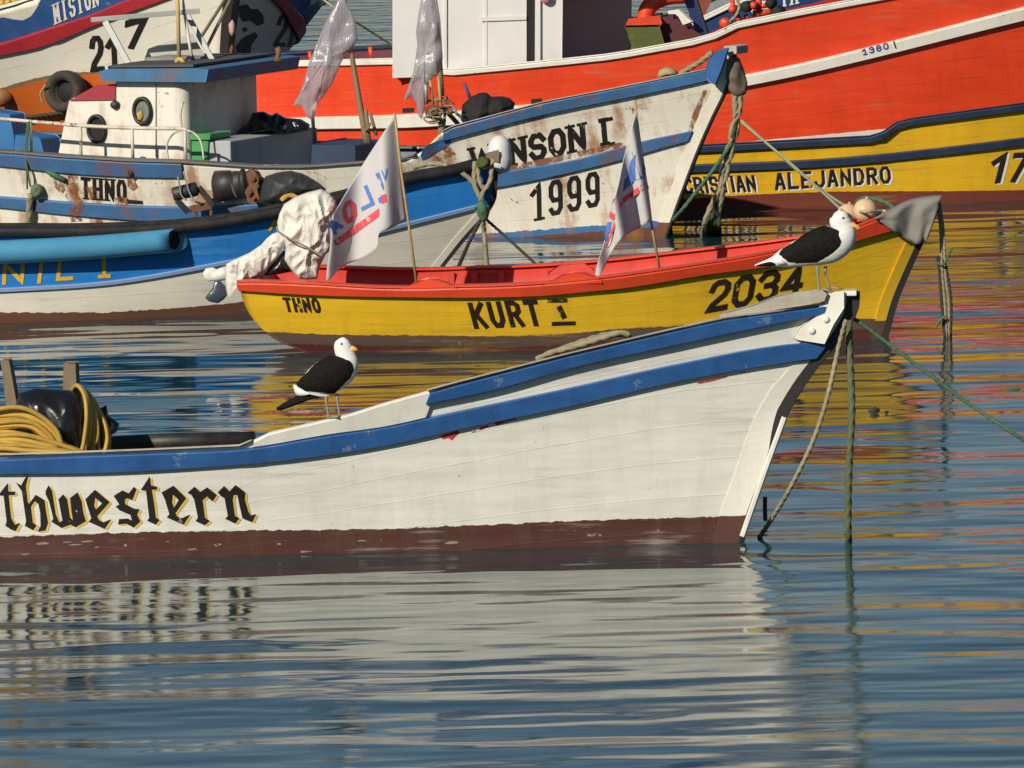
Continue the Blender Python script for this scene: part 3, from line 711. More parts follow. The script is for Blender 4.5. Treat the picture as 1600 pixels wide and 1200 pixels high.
# ------------------------------------------------------------------ K: dark blue boat far behind
K_SHEER = Curve([(1000, 70), (1085, 34), (1113, 21), (1149, 4), (1250, -25), (1500, -100), (1700, -165)])
Kh = Hull((1700, 162), 0, [(1730, 0), (1750, -170)], 3.85, 1.1, um=.4, pw=2.3, Bst=.8, ww=.8, pww=1.8, sheer=K_SHEER)
rootK = empty('dark_blue_boat', Kh.P0, 'dark blue boat with white lettering and red strake, showing above the red boat\'s rail', 'boat')
K_RED = Curve([(1085, 60), (1170, 28), (1227, 15.5), (1250, 10), (1500, -55), (1700, -100)])
Kh.hull(rootK, [M_KBOAT, M_INSIDE], {'red': Kh.fit(K_RED)}, depth=.4)
for sd_ in (1, -1): Kh.rail(rootK, 'gunwale_rail', M_WHITE, None, None, K_SHEER, down(K_SHEER, 5), proud=.03, side=sd_)
Kh.cap(rootK, 'gunwale_cap', M_WHITE, None, None, K_SHEER, th=.02, proud=.03)

mm = MB(); _a = [Fh.inb(x, y, -.9) for x, y in [(345, 94), (450, 85.5), (540, 78.5), (640, 73)]]
mm.prism(_a+[q-Vector((0, 0, .45)) for q in _a[::-1]], -Fh.n*.05); mm.build('stern_bulwark', paint('maroon_bulwark', (.12, .03, .05), var=.25, rough=.5), rootF)
mm = MB(); mm.tube([q+Vector((0, 0, .01)) for q in _a], .022, 7); mm.build('bulwark_rail', M_NAVY, rootF)
# ------------------------------------------------------------------ lettering
BL = {  # gothic letters, traced as polygons from the hull: (x, y) in a 3.81x enlargement whose corner is (0, 730)
 't': [(0,158),(45,97),(47,146),(88,146),(86,160),(48,162),(62,300),(88,345),(116,332),(92,374),(68,366),(36,346),(44,320),(24,162),(4,164)],
 'h': [(98,92),(128,110),(150,70),(166,50),(150,110),(160,200),(172,222),(214,166),(262,196),(268,250),(282,330),(268,372),(226,380),(246,350),(244,270),(232,214),(206,196),(180,232),(192,330),(214,345),(196,370),(152,346),(160,320),(134,140)],
 'w': [(276,140),(290,110),(306,140),(328,280),(352,330),(376,318),(352,190),(376,164),(396,190),(414,300),(436,318),(424,200),(420,184),(460,152),(482,200),(492,270),(508,318),(450,352),(420,336),(366,356),(310,322),(322,306),(296,200),(276,160)],
 'e': [(512,190),(566,136),(648,206),(574,290),(590,318),(618,330),(658,310),(622,362),(532,322),(548,304)],
 's': [(680,170),(730,140),(768,158),(798,118),(808,130),(786,190),(756,178),(738,190),(742,220),(800,250),(826,250),(812,282),(832,320),(794,354),(754,330),(706,336),(712,310),(760,308),(788,318),(780,280),(712,250),(692,232),(714,222),(696,190)],
 'u': [(842,132),(890,58),(896,110),(932,116),(932,128),(900,130),(914,220),(924,300),(946,312),(926,336),(880,316),(892,300),(872,134)],
 'E': [(966,150),(1032,112),(1104,182),(1040,270),(1052,296),(1084,306),(1128,282),(1092,336),(996,296),(1012,280),(986,190)],
 'r': [(1120,150),(1158,118),(1192,150),(1234,122),(1286,164),(1264,198),(1232,168),(1202,192),(1216,300),(1244,318),(1218,340),(1168,318),(1182,300),(1160,190),(1142,160)],
 'n': [(1300,148),(1334,114),(1366,146),(1402,108),(1456,150),(1452,190),(1474,264),(1492,290),(1520,280),(1500,322),(1446,300),(1424,200),(1416,160),(1388,160),(1380,190),(1394,290),(1420,302),(1398,330),(1344,304),(1360,290),(1340,180),(1318,168)],
}
BL_HOLE = {'e': [(566,180),(608,214),(572,250),(560,230)], 'E': [(1028,160),(1064,194),(1036,240),(1024,210)]}
SGN = {k: (1 if sum(p[i-1][0]*p[i][1]-p[i][0]*p[i-1][1] for i in range(len(p))) > 0 else -1) for k, p in BL.items()}
mapA = lambda off: (lambda x, y: A.on(x/3.81, 730+y/3.81, off))
def gothic(name, mat, off, dx, dy, mat2=None):
    for k, p in BL.items():
        q = []
        for i in range(len(p)):                                  # thicken the traced outline a little
            a, b, c = p[i-1], p[i], p[(i+1) % len(p)]; t1 = Vector((b[0]-a[0], b[1]-a[1])).normalized(); t2 = Vector((c[0]-b[0], c[1]-b[1])).normalized()
            nn = Vector((t1.y+t2.y, -t1.x-t2.x)); nn = nn.normalized() if nn.length > .3 else Vector((0, 0)); q.append((b[0]+nn.x*4*SGN[k], b[1]+nn.y*4*SGN[k]))
        m = MB(); p = [(x+dx, y+dy) for x, y in q]
        if k in BL_HOLE:                                        # cut the counter open with a thin slit
            h = [(x+dx, y+dy) for x, y in BL_HOLE[k]]
            i = min(range(len(p)), key=lambda i: min((p[i][0]-a)**2+(p[i][1]-b)**2 for a, b in h)); j = min(range(len(h)), key=lambda j: (p[i][0]-h[j][0])**2+(p[i][1]-h[j][1])**2)
            p = p[:i+1]+(h[j:]+h[:j+1])[::-1]+[(p[i][0]+.3, p[i][1]+.3)]+p[i+1:]
        polydecal(m, p, mapA(off), cell=30); m.build(name, mat, rootA)
gothic('letter_shadow', M_GOLD, .0028, 15, 8)
gothic('gothic_letter', M_BLACKP, .005, 0, 0)
mB = lambda x, y: Bh.on(x, y, .004)
decal('letter', letters('KURT', (741, 513.5), (1, -.045), (-11, -41), 23, 7.6, 5.5), mB, M_BLACKY, rootB)
decal('numeral_bar', ribbon([(855, 469.5), (886, 469)], 6)+ribbon([(862, 505.5), (899, 504.5)], 6)+ribbon([(873, 478), (882, 497)], 8), mB, M_BLACKY, rootB)
decal('letter', letters('THNO', (446.5, 487), (1, .03), (-6, -23), 12.5, 4.6, 2.2), mB, M_BLACKY, rootB)
decal('digit', letters('2034', (1102, 489.5), (1, -.19), (9, -50), 34, 9, 5), mB, M_BLACKY, rootB)
mD = lambda x, y: Dh.on(x, y, .005)
decal('letter', letters('W', (736, 274), (1, -.226), (-4, -43), 40, 7, 4, 3.5)+letters('NSON', (797, 260.5), (1, -.226), (-4, -43), 28, 8.5, 3.6, 4)+letters('I', (934, 229.5), (1, -.2), (-4, -43), 24, 8, 4, 5.5)
      + ribbon([(935, 189.5), (957, 184.5)], 5.5)+ribbon([(938, 229), (961, 223.5)], 5.5), mD, M_BLACKP, rootD)
decal('digit', letters('!999', (829, 344), (1, -.21), (-1, -55), 22, 7, 7.5)+ribbon([(834, 343.5), (851, 340)], 4), mD, M_BLACKP, rootD)
decal('letter', letters('THNO', (127, 310.5), (1, .075), (-1, -35), 15.5, 5.5, 3.2, 2.5), mD, M_BLACKP2, rootD)
mC = lambda x, y: Ch.on(x, y, .005)
decal('letter', letters('N', (3, 445), (1, -.06), (2, -36), 34, 6, 4)+letters('I', (56, 443), (1, -.06), (5, -36), 9, 6, 4)+letters('L', (87, 439), (1, -.06), (5, -38), 27, 6, 4)+letters('l', (153, 435), (1, -.06), (-1, -34), 20, 6, 4)
      + letters('^', (419, 361), (1, -.1), (3, -17), 17, 5, 3), mC, M_YELP, rootC)
mE = lambda o: (lambda x, y: Eh.on(x, y, o))
q1 = letters('CRISTIAN', (1070, 302.5), (1, -.03), (-5, -26), 14.5, 4.6, 2.0, special={'I': 6})+letters('ALEJANDRO', (1211, 297), (1, -.06), (-2, -27), 17, 5, 3.6)
decal('letter_edge', shifted(q1, 3, 2.2), mE(.003), M_WHITEP, rootE)
decal('letter', q1, mE(.005), M_BLACKY, rootE)
q1 = letters('!75', (1541, 287), (1, -.05), (12, -47), 27, 9, 4)
decal('letter_edge', shifted(q1, 4, 2.2), mE(.003), M_WHITEP, rootE)
decal('digit', q1, mE(.005), M_BLACKY, rootE)
mG = lambda x, y: Gh.on(x, y, .008)
decal('letter', letters('MISION', (86, 38), (1, -.43), (-4, -31), 10.5, 3.6, 2.6, 2, 4), mG, M_WHITEP, rootG)
decal('digit', letters('21', (142, 112), (1, -.06), (-3, -56), 22, 8, 3, seg=4)+letters('7', (192, 80), (1, -.3), (4, -48), 38, 11, 3, seg=4), mG, M_BLACKP, rootG)
mG2 = lambda x, y: Gh.on(x, y, .008, -1)
decal('digit', letters('2162', (427, 72), (1, .03), (8, -50), 17, 6, 3.5, seg=4, special={'1': 10}), mG2, M_BLACKP, rootG)
mm = MB()
for c in ([(372,10),(384,6),(392,14),(402,14),(410,24),(412,36),(402,40),(390,32),(380,34),(374,26)], [(368,72),(380,58),(398,50),(402,56),(392,70),(390,84),(370,90)], [(378,44),(384,42),(386,48),(380,50)]):
    polydecal(mm, c, mG2, cell=8)
mm.build('flaked_patch', paint('bare_wood_patch', (.06, .055, .05), var=.4, rough=.8), rootG)
mK = lambda x, y: Kh.on(x, y, .006)
decal('letter', letters('SELIA', (1173, 21.5), (1, -.22), (-1, -27), 12.5, 3.6, 3.4, 2), mK, M_WHITEP, rootK)
def mF(x, y):
    u, z = Fh.px(x, y); return Fh.pt(u, z, 1, .056)
decal('digit', letters('1380', (1347, 84), (1, -.26), (-2, -10), 8, 1.8, 3.4, seg=3), mF, paint('blue_number_paint', (.04, .06, .30), var=.2), rootF)
mm = MB(); mm.tube([mF(1395, 61), mF(1398.5, 72)], .006, 5); mm.build('rail_joint', M_NAVY, rootF)

M_FLAKE = paint('pale_flaked_spot', (.22, .205, .165), var=.35, vscale=20, rough=.8, chips=((.09, .04, .03), .56, 40))
# ------------------------------------------------------------------ fittings of boat A
mm = MB()
mm.prism([A.inb(x, y, .088) for x, y in [(1279, 477), (1297, 458), (1318, 455), (1319, 481), (1303, 506), (1288, 536), (1246, 530.5), (1240, 527), (1250, 511), (1281, 490)]], A.n*.014)
A_KNEE = mm.build('stem_plate', M_WHITE, rootA, bevel=.006)
for x, y in ((1291, 499), (1269, 517)):
    mm = MB(); mm.lathe(A.inb(x, y, .100), A.n, [(.022, 0), (.022, .008), (.014, .016), (.001, .018)], 14); mm.build('bolt', M_WHITE, A_KNEE)
mm = MB(); mm.box(A.inb(1329, 457, 0), A.k*.085, A.n*.15, Vector((0, 0, .03))); mm.build('stem_cap', M_WHITE, rootA, bevel=.006)
mm = MB(); o_ = [(1125, 492), (1136, 488), (1180, 476), (1212, 463), (1250, 457), (1284, 454.5), (1292, 459), (1288, 470), (1250, 478), (1190, 487), (1134, 501), (1128, 499)]
mm.prism([A.inb(x, y, .23-.1*(x-1125)/170) for x, y in o_], -A.n*.09); mm.build('bow_chock', M_CAPGREY, rootA, bevel=.012)
mm = MB(); mm.tube([A.inb(1226, 652, .045), A.inb(1195, 737, .045), A.inb(1160, 838, .04)], .018, 6, smooth=False); mm.build('false_stem', M_WHITE, rootA)
mm = MB()
for k_, (poly) in enumerate(([(688, 681), (700, 677), (716, 672), (718, 677), (712, 681), (706, 688), (700, 684), (692, 686)], [(735, 672), (748, 668), (762, 664), (764, 667), (750, 672), (738, 676)], [(772, 660), (790, 655), (806, 651), (808, 654), (792, 659), (776, 665)], [(1088, 597), (1110, 593), (1136, 587), (1136, 589), (1110, 596), (1090, 600)])):
    polydecal(mm, poly, lambda x, y: A.on(x, y, .0025), cell=8)
mm.build('red_undercoat_patch', paint('old_red_undercoat', (.42, .035, .03), var=.3, rough=.6, chips=((.7, .67, .58), .60, 30)), rootA)
r_ = random.Random(5); mm = MB(); flk = [(66, 849), (104, 847), (118, 851), (136, 846), (152, 855), (196, 852), (262, 846), (300, 858), (340, 851), (372, 846), (436, 850), (520, 846), (566, 845), (640, 842), (706, 848), (812, 838), (930, 836), (1012, 833), (1030, 829), (1126, 818), (40, 866), (228, 864), (476, 862)]
for (x, y) in flk[::2]+flk[1:8:2]:
    w = r_.uniform(3, 15); h = r_.uniform(.8, 2.6); pl = [(x+w*math.cos(t)*r_.uniform(.6, 1.2), y+h*math.sin(t)*r_.uniform(.5, 1.4)-.04*w*math.cos(t)) for t in [k*math.pi/5 for k in range(10)]]
    mm = MB(); polydecal(mm, pl, lambda x, y: A.on(x, y, .002), cell=8); mm.build('flaked_spot', M_FLAKE, rootA)
# thwart frames inside
mm = MB(); mm.tube([A.inb(175, 695, -.45), A.inb(270, 690, -.45), A.inb(398, 688, -.45)], .055, 14)
t_ = mm.build('black_pipe', M_RUBBER, None, 'thick black pipe lying along the inside of the big white boat', 'pipe')

# ------------------------------------------------------------------ things lying in boat A
M_TARP_BLACK = paint('black_plastic_sheet', (.010, .011, .014), var=.3, rough=.28, spec=.6, bump=.3)
M_OLDWOOD = paint('old_grey_timber', (.20, .155, .10), var=.3, vscale=8, rough=.8, dirt=((.06, .05, .04), .5), bump=.6)
YA = A.P0.y
for px_, lab, b_ in (([(2, 563), (14, 563), (36, 690), (18, 690)], 'slanting grey timber post beside the yellow hose pile', .1), ([(101, 568), (118, 568), (122, 700), (97, 700)], 'upright grey timber post behind the black plastic bundle', -.45)):
    mm = MB(); Yp = YA+.55-b_; off = Vector((.012, .09, 0)); mm.prism([at(x, y, Yp) for x, y in px_], off)
    mm.build('timber_post', M_OLDWOOD, None, lab, 'post', 'timber posts in the big white boat', bevel=.006)
mm = MB(); mm.pillow([(14, 700), (22, 640), (30, 614), (55, 606), (100, 609), (128, 612), (138, 630), (140, 670), (142, 712), (60, 716)], YA+.42, .2, crumple=.035, freq=6, seed=2, ridge=True)
mm.build('plastic_bundle', M_TARP_BLACK, None, 'shiny black plastic bundle between the two yellow hose coils', 'bundle')
M_HOSE = paint('yellow_hose', (.52, .33, .06), var=.25, vscale=10, rough=.36, dirt=((.2, .12, .03), .4), spec=.5)
M_HOSE2 = paint('dull_yellow_hose', (.40, .26, .055), var=.3, vscale=10, rough=.5, dirt=((.12, .08, .03), .5))
def strand(pts, Yf, n=6): return smooth_path([at(x, y, Yf(i) if callable(Yf) else Yf) for i, (x, y) in enumerate(pts)], n)
r_ = random.Random(3)
hc = empty('hose_coil', at(40, 712, YA+.2), 'large spread coil of yellow hose heaped over the white boat\'s gunwale', 'hose coil', 'yellow hose coils')
for i in range(24):
    f = i/23.0; y0 = 645+f*76+r_.uniform(-3, 3); dep = YA+.10+.14*math.sin(f*math.pi*1.4)-.10*math.sin(f*math.pi)+r_.uniform(-.03, .03)
    e = (112+r_.uniform(-26, 12), 706+r_.uniform(-3, 3)+ (f>.6)*4)
    mid = (38+r_.uniform(-8, 8), y0-2+f*8*(1-f)+r_.uniform(-3, 3))
    pts = [(-60, y0+14-f*4), (-8, y0+3*r_.uniform(-1, 1)), mid, (80+r_.uniform(-8, 8), y0+.42*(e[1]-y0)+r_.uniform(-2, 2)), e, (e[0]+14, e[1]+12)]
    mm = MB(); mm.tube(strand(pts, lambda k, d=dep: d+.015*k), .0155, 8); mm.build('hose_turn', M_HOSE if i % 4 else M_HOSE2, hc)
hc2 = empty('hose_coil', at(150, 708, YA+.3), 'narrow hank of yellow hose hanging over the right side of the black bundle', 'hose coil', 'yellow hose coils')
for i in range(11):
    f = i/10; w = r_.uniform(-4, 4); lo = 124+f*46+r_.uniform(-4, 4)
    pts = [(104+f*8, 640), (112+f*9, 612-f*4+w*.5), (121+f*11, 603+f*7+w*.4), (132+f*19, 619+15*f+w), (136+f*28+w, 650+f*12), (133+f*36+w*1.5, 684), (lo, 706), (lo-6, 724)]
    dep = YA+.22+.20*f+r_.uniform(-.03, .03)
    mm = MB(); mm.tube(strand(pts, lambda k, d=dep: d+(.30, .24, .14, .05, 0, 0, 0, .02)[min(k, 7)]), r_.uniform(.0125, .0165), 8); mm.build('hose_turn', M_HOSE if i % 3 else M_HOSE2, hc2)
mm = MB(); mm.pillow([(148, 700), (152, 640), (166, 633), (170, 650), (178, 655), (187, 662), (183, 674), (174, 680), (176, 704)], YA+.62, .08, crumple=.03, freq=12, seed=5)
mm.build('net_bundle', M_RUBBER, None, 'dark tattered net bundle poking out behind the narrow hose hank', 'bundle')

# ------------------------------------------------------------------ ropes
def ropemat(name, c, d): return paint(name, c, var=.35, vscale=25, rough=.85, dirt=(d, .6), bump=.5, fine=120)
M_ROPE = ropemat('weathered_rope', (.27, .24, .15), (.08, .08, .04)); M_ROPEG = ropemat('slimy_green_rope', (.10, .12, .06), (.04, .05, .03)); M_GREEN = ropemat('green_line', (.055, .125, .07), (.03, .07, .04)); M_ROPED = ropemat('dark_wet_rope', (.045, .04, .03), (.02, .02, .015)); M_LINE = ropemat('pale_line', (.33, .36, .22), (.15, .16, .1))
def rope(name, pts, r, mat, label=None, parent=None, tw=None, group=None, lobes=3, mb=None):
    P = resample(smooth_path(pts, 8), r*.8); m = mb or MB(); m.tube(P, r, 12 if lobes else 7, lobes=lobes, twist=tw or .55/r)
    if mb: return
    return m.build(name, mat, parent, label, None if parent else 'rope', group)
bow = A.inb(1330, 490, 0)
rope('mooring_rope', [A.inb(1326, 500, .03), at(1328, 560, YA-.1), at(1331, 640, YA-.12), at(1327, 720, YA-.12), at(1325, 800, YA-.1), at(1326, 850, YA), at(1330, 900, YA+.6)], .021, M_ROPEG, 'thick green-grey rope hanging straight down from the big white boat\'s stem')
rope('mooring_rope', [A.inb(1322, 500, .14), at(1311, 540, YA-.16), at(1293, 620, YA-.2), at(1270, 690, YA-.2), at(1236, 760, YA-.1), at(1205, 812, YA+.1), on_water(1182, 846, -.03)], .014, M_ROPE, 'thinner olive rope slanting from the big white boat\'s stem into the water beside it')
rope('mooring_rope', [A.inb(1330, 494, -.03), at(1380, 531, YA-.05), at(1440, 576, YA-.1), at(1520, 635, YA-.15), at(1620, 702, YA-.2), on_water(1800, 832, -.05)], .0115, M_GREEN, 'bright green rope stretched from the big white boat\'s stem towards open water')
rc = empty('rope_coil', A.inb(910, 552, 0), 'coiled khaki rope lying on the big white boat\'s foredeck rail', 'rope')
for k_ in range(7):
    f = k_/6; b_ = -.02-.05*k_
    pts = [A.inb(838+f*20, 562-f*4, b_), A.inb(862+f*16, 551-f*5, b_), A.inb(900+f*10, 541-f*7, b_), A.inb(945+f*3, 527-f*4, b_-.02), A.inb(968+f*4, 520+f*2, b_-.04), A.inb(985, 524+f*4, b_-.06)]
    mm = MB(); rope('', pts, .018, None, mb=mm); mm.build('rope_turn', M_ROPE, rc)
YB = Bh.P0.y
mr = empty('mooring_rope', Bh.inb(1472, 312, 0), 'dark knotted rope hanging from the yellow rowing boat\'s bow into the water', 'rope')
for k_, (dx, r__, mt) in enumerate(((0, .012, M_ROPE), (4, .01, M_ROPE), (-3, .013, M_ROPED), (6, .012, M_ROPED))):
    top_ = 312 if k_ < 2 else 400
    pts = [at(1465+dx*.5, top_, YB-.05), at(1470+dx, max(360, top_+12), YB-.05), at(1472+dx*1.2, 425, YB-.05), at(1476+dx*1.6, 470, YB-.05), at(1479+dx, 520, YB-.05), at(1482+dx*.4, 552, YB), on_water(1484+dx*.3, 566, -.06)]
    mm = MB(); rope('', pts, r__, None, mb=mm); mm.build('rope_strand', mt, mr)
mm = MB(); rope('', [at(1464, 410, YB-.07), at(1473, 414, YB-.1), at(1479, 406, YB-.07), at(1486, 390, YB-.08), at(1488, 387, YB-.08)], .008, None, mb=mm); mm.build('rope_tail', M_GREEN, mr); mm = MB(); rope('', [at(1477, 494, YB-.1), at(1470, 500, YB-.1), at(1463, 510, YB-.1)], .01, None, mb=mm); mm.build('rope_tail', M_GREEN, mr)
YD = Dh.P0.y-.25
kr = empty('stem_rope', at(1150, 100, YD), 'brown ragged rope and cloth bundle hanging from the cabin boat\'s stem into the water', 'rope')
mm = MB(); mm.pillow([(1136, 90), (1146, 84), (1156, 92), (1163, 110), (1168, 130), (1166, 146), (1156, 152), (1146, 150), (1138, 140), (1134, 120)], YD-.05, .10, crumple=.04, freq=9, seed=4)
mm.build('rag', paint('brown_rag', (.13, .10, .075), var=.4, rough=.85, bump=.6), kr)
for k_, (dx, r__) in enumerate(((-4, .024), (4, .024), (0, .02))):
    pts = [at(1152+dx, 140, YD-.06), at(1152+dx*.8, 172, YD-.06), at(1147-dx, 205, YD-.06-.01*k_), at(1139+dx, 240, YD-.06), at(1132-dx, 270, YD-.06), at(1124+dx, 305, YD-.05), at(1116+dx*1.8, 328, YD), at(1110+dx*2.2, 350, YD+.05), on_water(1108+dx*2.4, 372, -.05)]
    mm = MB(); rope('', pts, r__, None, mb=mm); mm.build('rope_strand', M_ROPE if k_ < 2 else M_ROPED, kr)
for k_ in range(4):
    mm = MB(); rope('', [at(1108+k_*5, 336+k_ % 2*4, YD), at(1105+k_*6, 352, YD), on_water(1103+k_*7, 370, -.03)], .02, None, mb=mm); mm.build('weed_tuft', ropemat('green_weed', (.04, .055, .02), (.015, .02, .01)), kr)
rope('mooring_line', [at(1158, 188, YD-.05), at(1200, 225, YD-1), at(1260, 278, YD-3), at(1330, 326, YB+.5), Bh.inb(1385, 330, -.1)], .011, M_LINE, 'upper pale line running from the cabin boat\'s stem rope to the yellow rowing boat', lobes=0, group='two pale lines between the bows')
rope('mooring_line', [at(1158, 190, YD-.05), at(1190, 217, YD-1), at(1250, 268, YD-3), at(1312, 325, YB+.5), Bh.inb(1330, 338, -.1)], .011, M_LINE, 'lower pale line running from the cabin boat\'s stem rope to the yellow rowing boat', lobes=0, group='two pale lines between the bows')
rope('mooring_line', [at(1143, 224, YD-.08), at(1110, 272, YD-.15), at(1060, 335, YD-.2), on_water(1044, 352, -.03)], .016, M_GREEN, 'green line slanting from the cabin boat\'s hanging rope down to the water')
YC = Ch.P0.y-.2
bc = Ch.inb(757, 262, .08)
kn = empty('stem_rope', Ch.inb(757, 262, .1), 'knotted khaki rope looped round the blue boat\'s stem', 'rope')
P_ = lambda x, y, d=.16: Ch.inb(x, y, d)
for k_, pts in enumerate(([P_(705, 262), P_(722, 270), P_(738, 284), P_(746, 300), P_(752, 312)], [P_(742, 252), P_(741, 275), P_(743, 292), P_(750, 308)], [P_(768, 248), P_(768, 270), P_(765, 285), P_(755, 300), P_(750, 312)], [P_(748, 250), P_(747, 270), P_(752, 290), P_(760, 296)], [P_(752, 306), P_(752, 325), P_(757, 335)], [P_(755, 262, .18), P_(765, 258, .18), P_(772, 250, .18)], [P_(700, 258, .05), P_(672, 256, .02), P_(645, 262, .0)])):
    mm = MB(); rope('', pts, .018, None, mb=mm); mm.build('rope_strand', M_ROPE, kn)
mm = MB(); mm.pillow([(744, 318), (751, 312), (760, 318), (765, 332), (762, 344), (752, 346), (746, 336)], bc.y-.12, .05, crumple=.02, freq=14); mm.build('green_wrapping', M_GREEN, kn)
mm = MB(); mm.pillow([(744, 250), (752, 244), (764, 247), (766, 258), (756, 264), (746, 262)], bc.y-.1, .05, crumple=.03, freq=14); mm.build('weed_clump', ropemat('weed_clump', (.05, .075, .02), (.02, .03, .01)), kn)
for k_, (xb, lab, r__, yb) in enumerate(((713, 'dark line dropping steeply to the left from the blue boat\'s stem knot', .014, 424), (762, 'pair of ropes hanging straight down from the blue boat\'s stem knot', .017, 430), (845, 'thin line dropping to the right from the blue boat\'s stem knot', .011, 420))):
    rope('mooring_rope', [P_(754, 338), P_((754+xb)/2, 378), at(xb, yb, bc.y-1.0), at(xb+(xb-754)*.35, yb+30, bc.y-1.6)], r__, M_ROPE if k_ == 1 else M_ROPED, lab)

# ------------------------------------------------------------------ yellow boat: pads, thwarts, cloth, buoys
def pad(side, pts, name='oarlock_pad'):
    mm = MB(); mm.prism([Bh.inb(x, y, (Bh.B(Bh.px(x, y)[0])+.03)*side) for x, y in pts], Bh.n*(-.09*side)); return mm.build(name, M_REDRAIL, rootB, bevel=.008)
pad(1, [(628, 452), (652, 440), (668, 437), (682, 437), (696, 441), (712, 449), (712, 453)])
pad(1, [(850, 446), (878, 430), (896, 427), (912, 427), (926, 432), (940, 438), (940, 442)])
ub = lambda x: min(max((x-372)/1040, 0), 1)
def far(x, y, extra=0.0): return Bh.inb(x, y, -(Bh.B(ub(x))-.03+extra))
mm = MB(); mm.prism([far(x, y) for x, y in [(664, 423), (672, 418), (700, 421), (796, 423), (800, 436), (668, 440)]], Bh.n*.03); mm.build('side_board', M_REDIN, rootB, bevel=.006)
mm = MB(); mm.prism([far(x, y, .02) for x, y in [(858, 424), (876, 412), (912, 411), (926, 418), (930, 428), (860, 432)]], Bh.n*.06); mm.build('oarlock_pad', M_REDIN, rootB, bevel=.008)
for xa in (706, 742, 784):
    mm = MB(); mm.prism([far(x, y) for x, y in [(xa-4, 424), (xa+4, 424), (xa+4, 450), (xa-4, 450)]], Bh.n*.07); mm.build('rib', M_REDIN, rootB, bevel=.005)
for u_ in (.22, .42, .62):
    z_ = Bh.zs(u_)-.17; mm = MB(); mm.box(Bh.P0+Bh.k*Bh.s_of(u_, z_)+Vector((0, 0, z_)), Bh.k*.24, Bh.n*(2*Bh.b(u_, z_)-.12), Vector((0, 0, .035))); mm.build('thwart', M_REDIN, rootB, bevel=.005)
M_CLOTH = paint('grey_cloth', (.20, .19, .175), var=.2, vscale=8, rough=.9, bump=.5, spec=.1)
rings = []; TP = [(1366, 342), (1390, 329), (1415, 316), (1440, 309.5), (1473, 306)]; BP = [(1372, 344), (1400, 364), (1424, 378), (1440, 381), (1449, 371)]
tc_ = Curve([(i/4, p[0]) for i, p in enumerate(TP)]); ty_ = Curve([(i/4, p[1]) for i, p in enumerate(TP)]); bx_ = Curve([(i/4, p[0]) for i, p in enumerate(BP)]); by_ = Curve([(i/4, p[1]) for i, p in enumerate(BP)])
for i in range(25):
    a = i/24; row = []
    for j in range(-14, 15):
        t = abs(j)/14; sg = 1 if j >= 0 else -1
        tt = t**1.7; x = tc_(a)+(bx_(a)-tc_(a))*tt; y = ty_(a)+(by_(a)-ty_(a))*tt
        w = (max(.10, Bh.B(min(.995, Bh.px(x, max(y, B_SHEER(x)))[0])))+.07)*(1-math.exp(-t*11)) if t > 0 else 0
        fold = .022*math.sin(a*15+t*5+1.5*noise.noise(Vector((a*3, t*3, sg))))*t**.7+.03*abs(noise.noise(Vector((a*6, t*5, sg))))*t
        row.append(Bh.inb(x, y-2*(1-t), sg*(max(w, .03*t)+fold)))
    rings.append(row)
mm = MB(); mm.loft(rings, closed=False); bow_cloth = mm.build('bow_cloth', M_CLOTH, None, 'grey cloth draped over the yellow rowing boat\'s bow', 'cloth')
sl_ = bow_cloth.modifiers.new('solid', 'SOLIDIFY'); sl_.thickness = .008
M_BUOY = paint('cream_buoy', (.60, .43, .27), var=.12, vscale=5, rough=.45, dirt=((.35, .22, .12), .35), bump=.2)
for (x, y, r__, b_, lab) in ((1352, 329, 19, -.12, 'round cream buoy in front, beside the grey bow cloth'), (1325, 336, 18, -.32, 'round cream buoy behind, tucked beside the gull\'s head')):
    R = r__/scale_at(YB); c = Bh.inb(x, y, b_); ax = Vector((.15, -.05, 1)).normalized()
    mm = MB(); mm.lathe(c, ax, [(R*math.cos(t), R*math.sin(t)) for t in [math.pi*(-.5+k/16) for k in range(17)]]+[(R*.12, R*1.04), (R*.1, R*1.15), (.001, R*1.16)], 26)
    mm.build('buoy', M_BUOY, None, lab, 'buoy', 'cream buoys on the yellow bow')
rope('buoy_rope', [Bh.inb(1338, 316, -.15), Bh.inb(1352, 309, -.18), Bh.inb(1378, 314, -.15), Bh.inb(1393, 322, -.1), Bh.inb(1398, 332, -.05)], .016, M_GREEN, 'green rope lying behind the round cream buoys')

# ------------------------------------------------------------------ outboard motor under a white cover
mo = empty('outboard_motor', Bh.inb(440, 440, 0), 'tilted outboard motor wrapped in a white tied cover on the yellow boat\'s stern', 'outboard motor')
M_COVER = paint('white_cover_cloth', (.62, .61, .56), var=.10, vscale=5, rough=.6, dirt=((.36, .33, .27), .4), bump=.8, fine=28)
Zm = lambda p: (300+p[0]/4.444, 280+p[1]/4.444)
cz = YB+.25
mm = MB(); mm.pillow([Zm(p) for p in [(592,300),(606,240),(640,172),(720,122),(800,92),(900,68),(955,98),(1000,150),(1010,240),(990,330),(975,480),(930,520),(890,600),(870,690),(800,696),(745,690),(690,630),(642,560),(650,480),(640,440),(600,370)]], cz, .14, crumple=.075, freq=7, seed=8, power=.32, ridge=True, flat=True); cov = mm.build('motor_cover', M_COVER, mo)
mm = MB(); mm.pillow([Zm(p) for p in [(560,378),(600,366),(660,400),(640,480),(580,560),(520,630),(490,662),(400,690),(310,712),(255,822),(238,760),(234,700),(236,590),(290,560),(400,510),(480,456),(520,410)]], cz-.02, .075, crumple=.045, freq=9, seed=9, power=.32, ridge=True, flat=True); mm.build('leg_cover', M_COVER, mo)
mm = MB(); mm.pillow([Zm(p) for p in [(640,490),(690,560),(700,640),(600,660),(500,668),(530,610),(580,560)]], cz+.04, .1, crumple=.01); mm.build('motor_bracket', M_TARP_BLACK, mo)
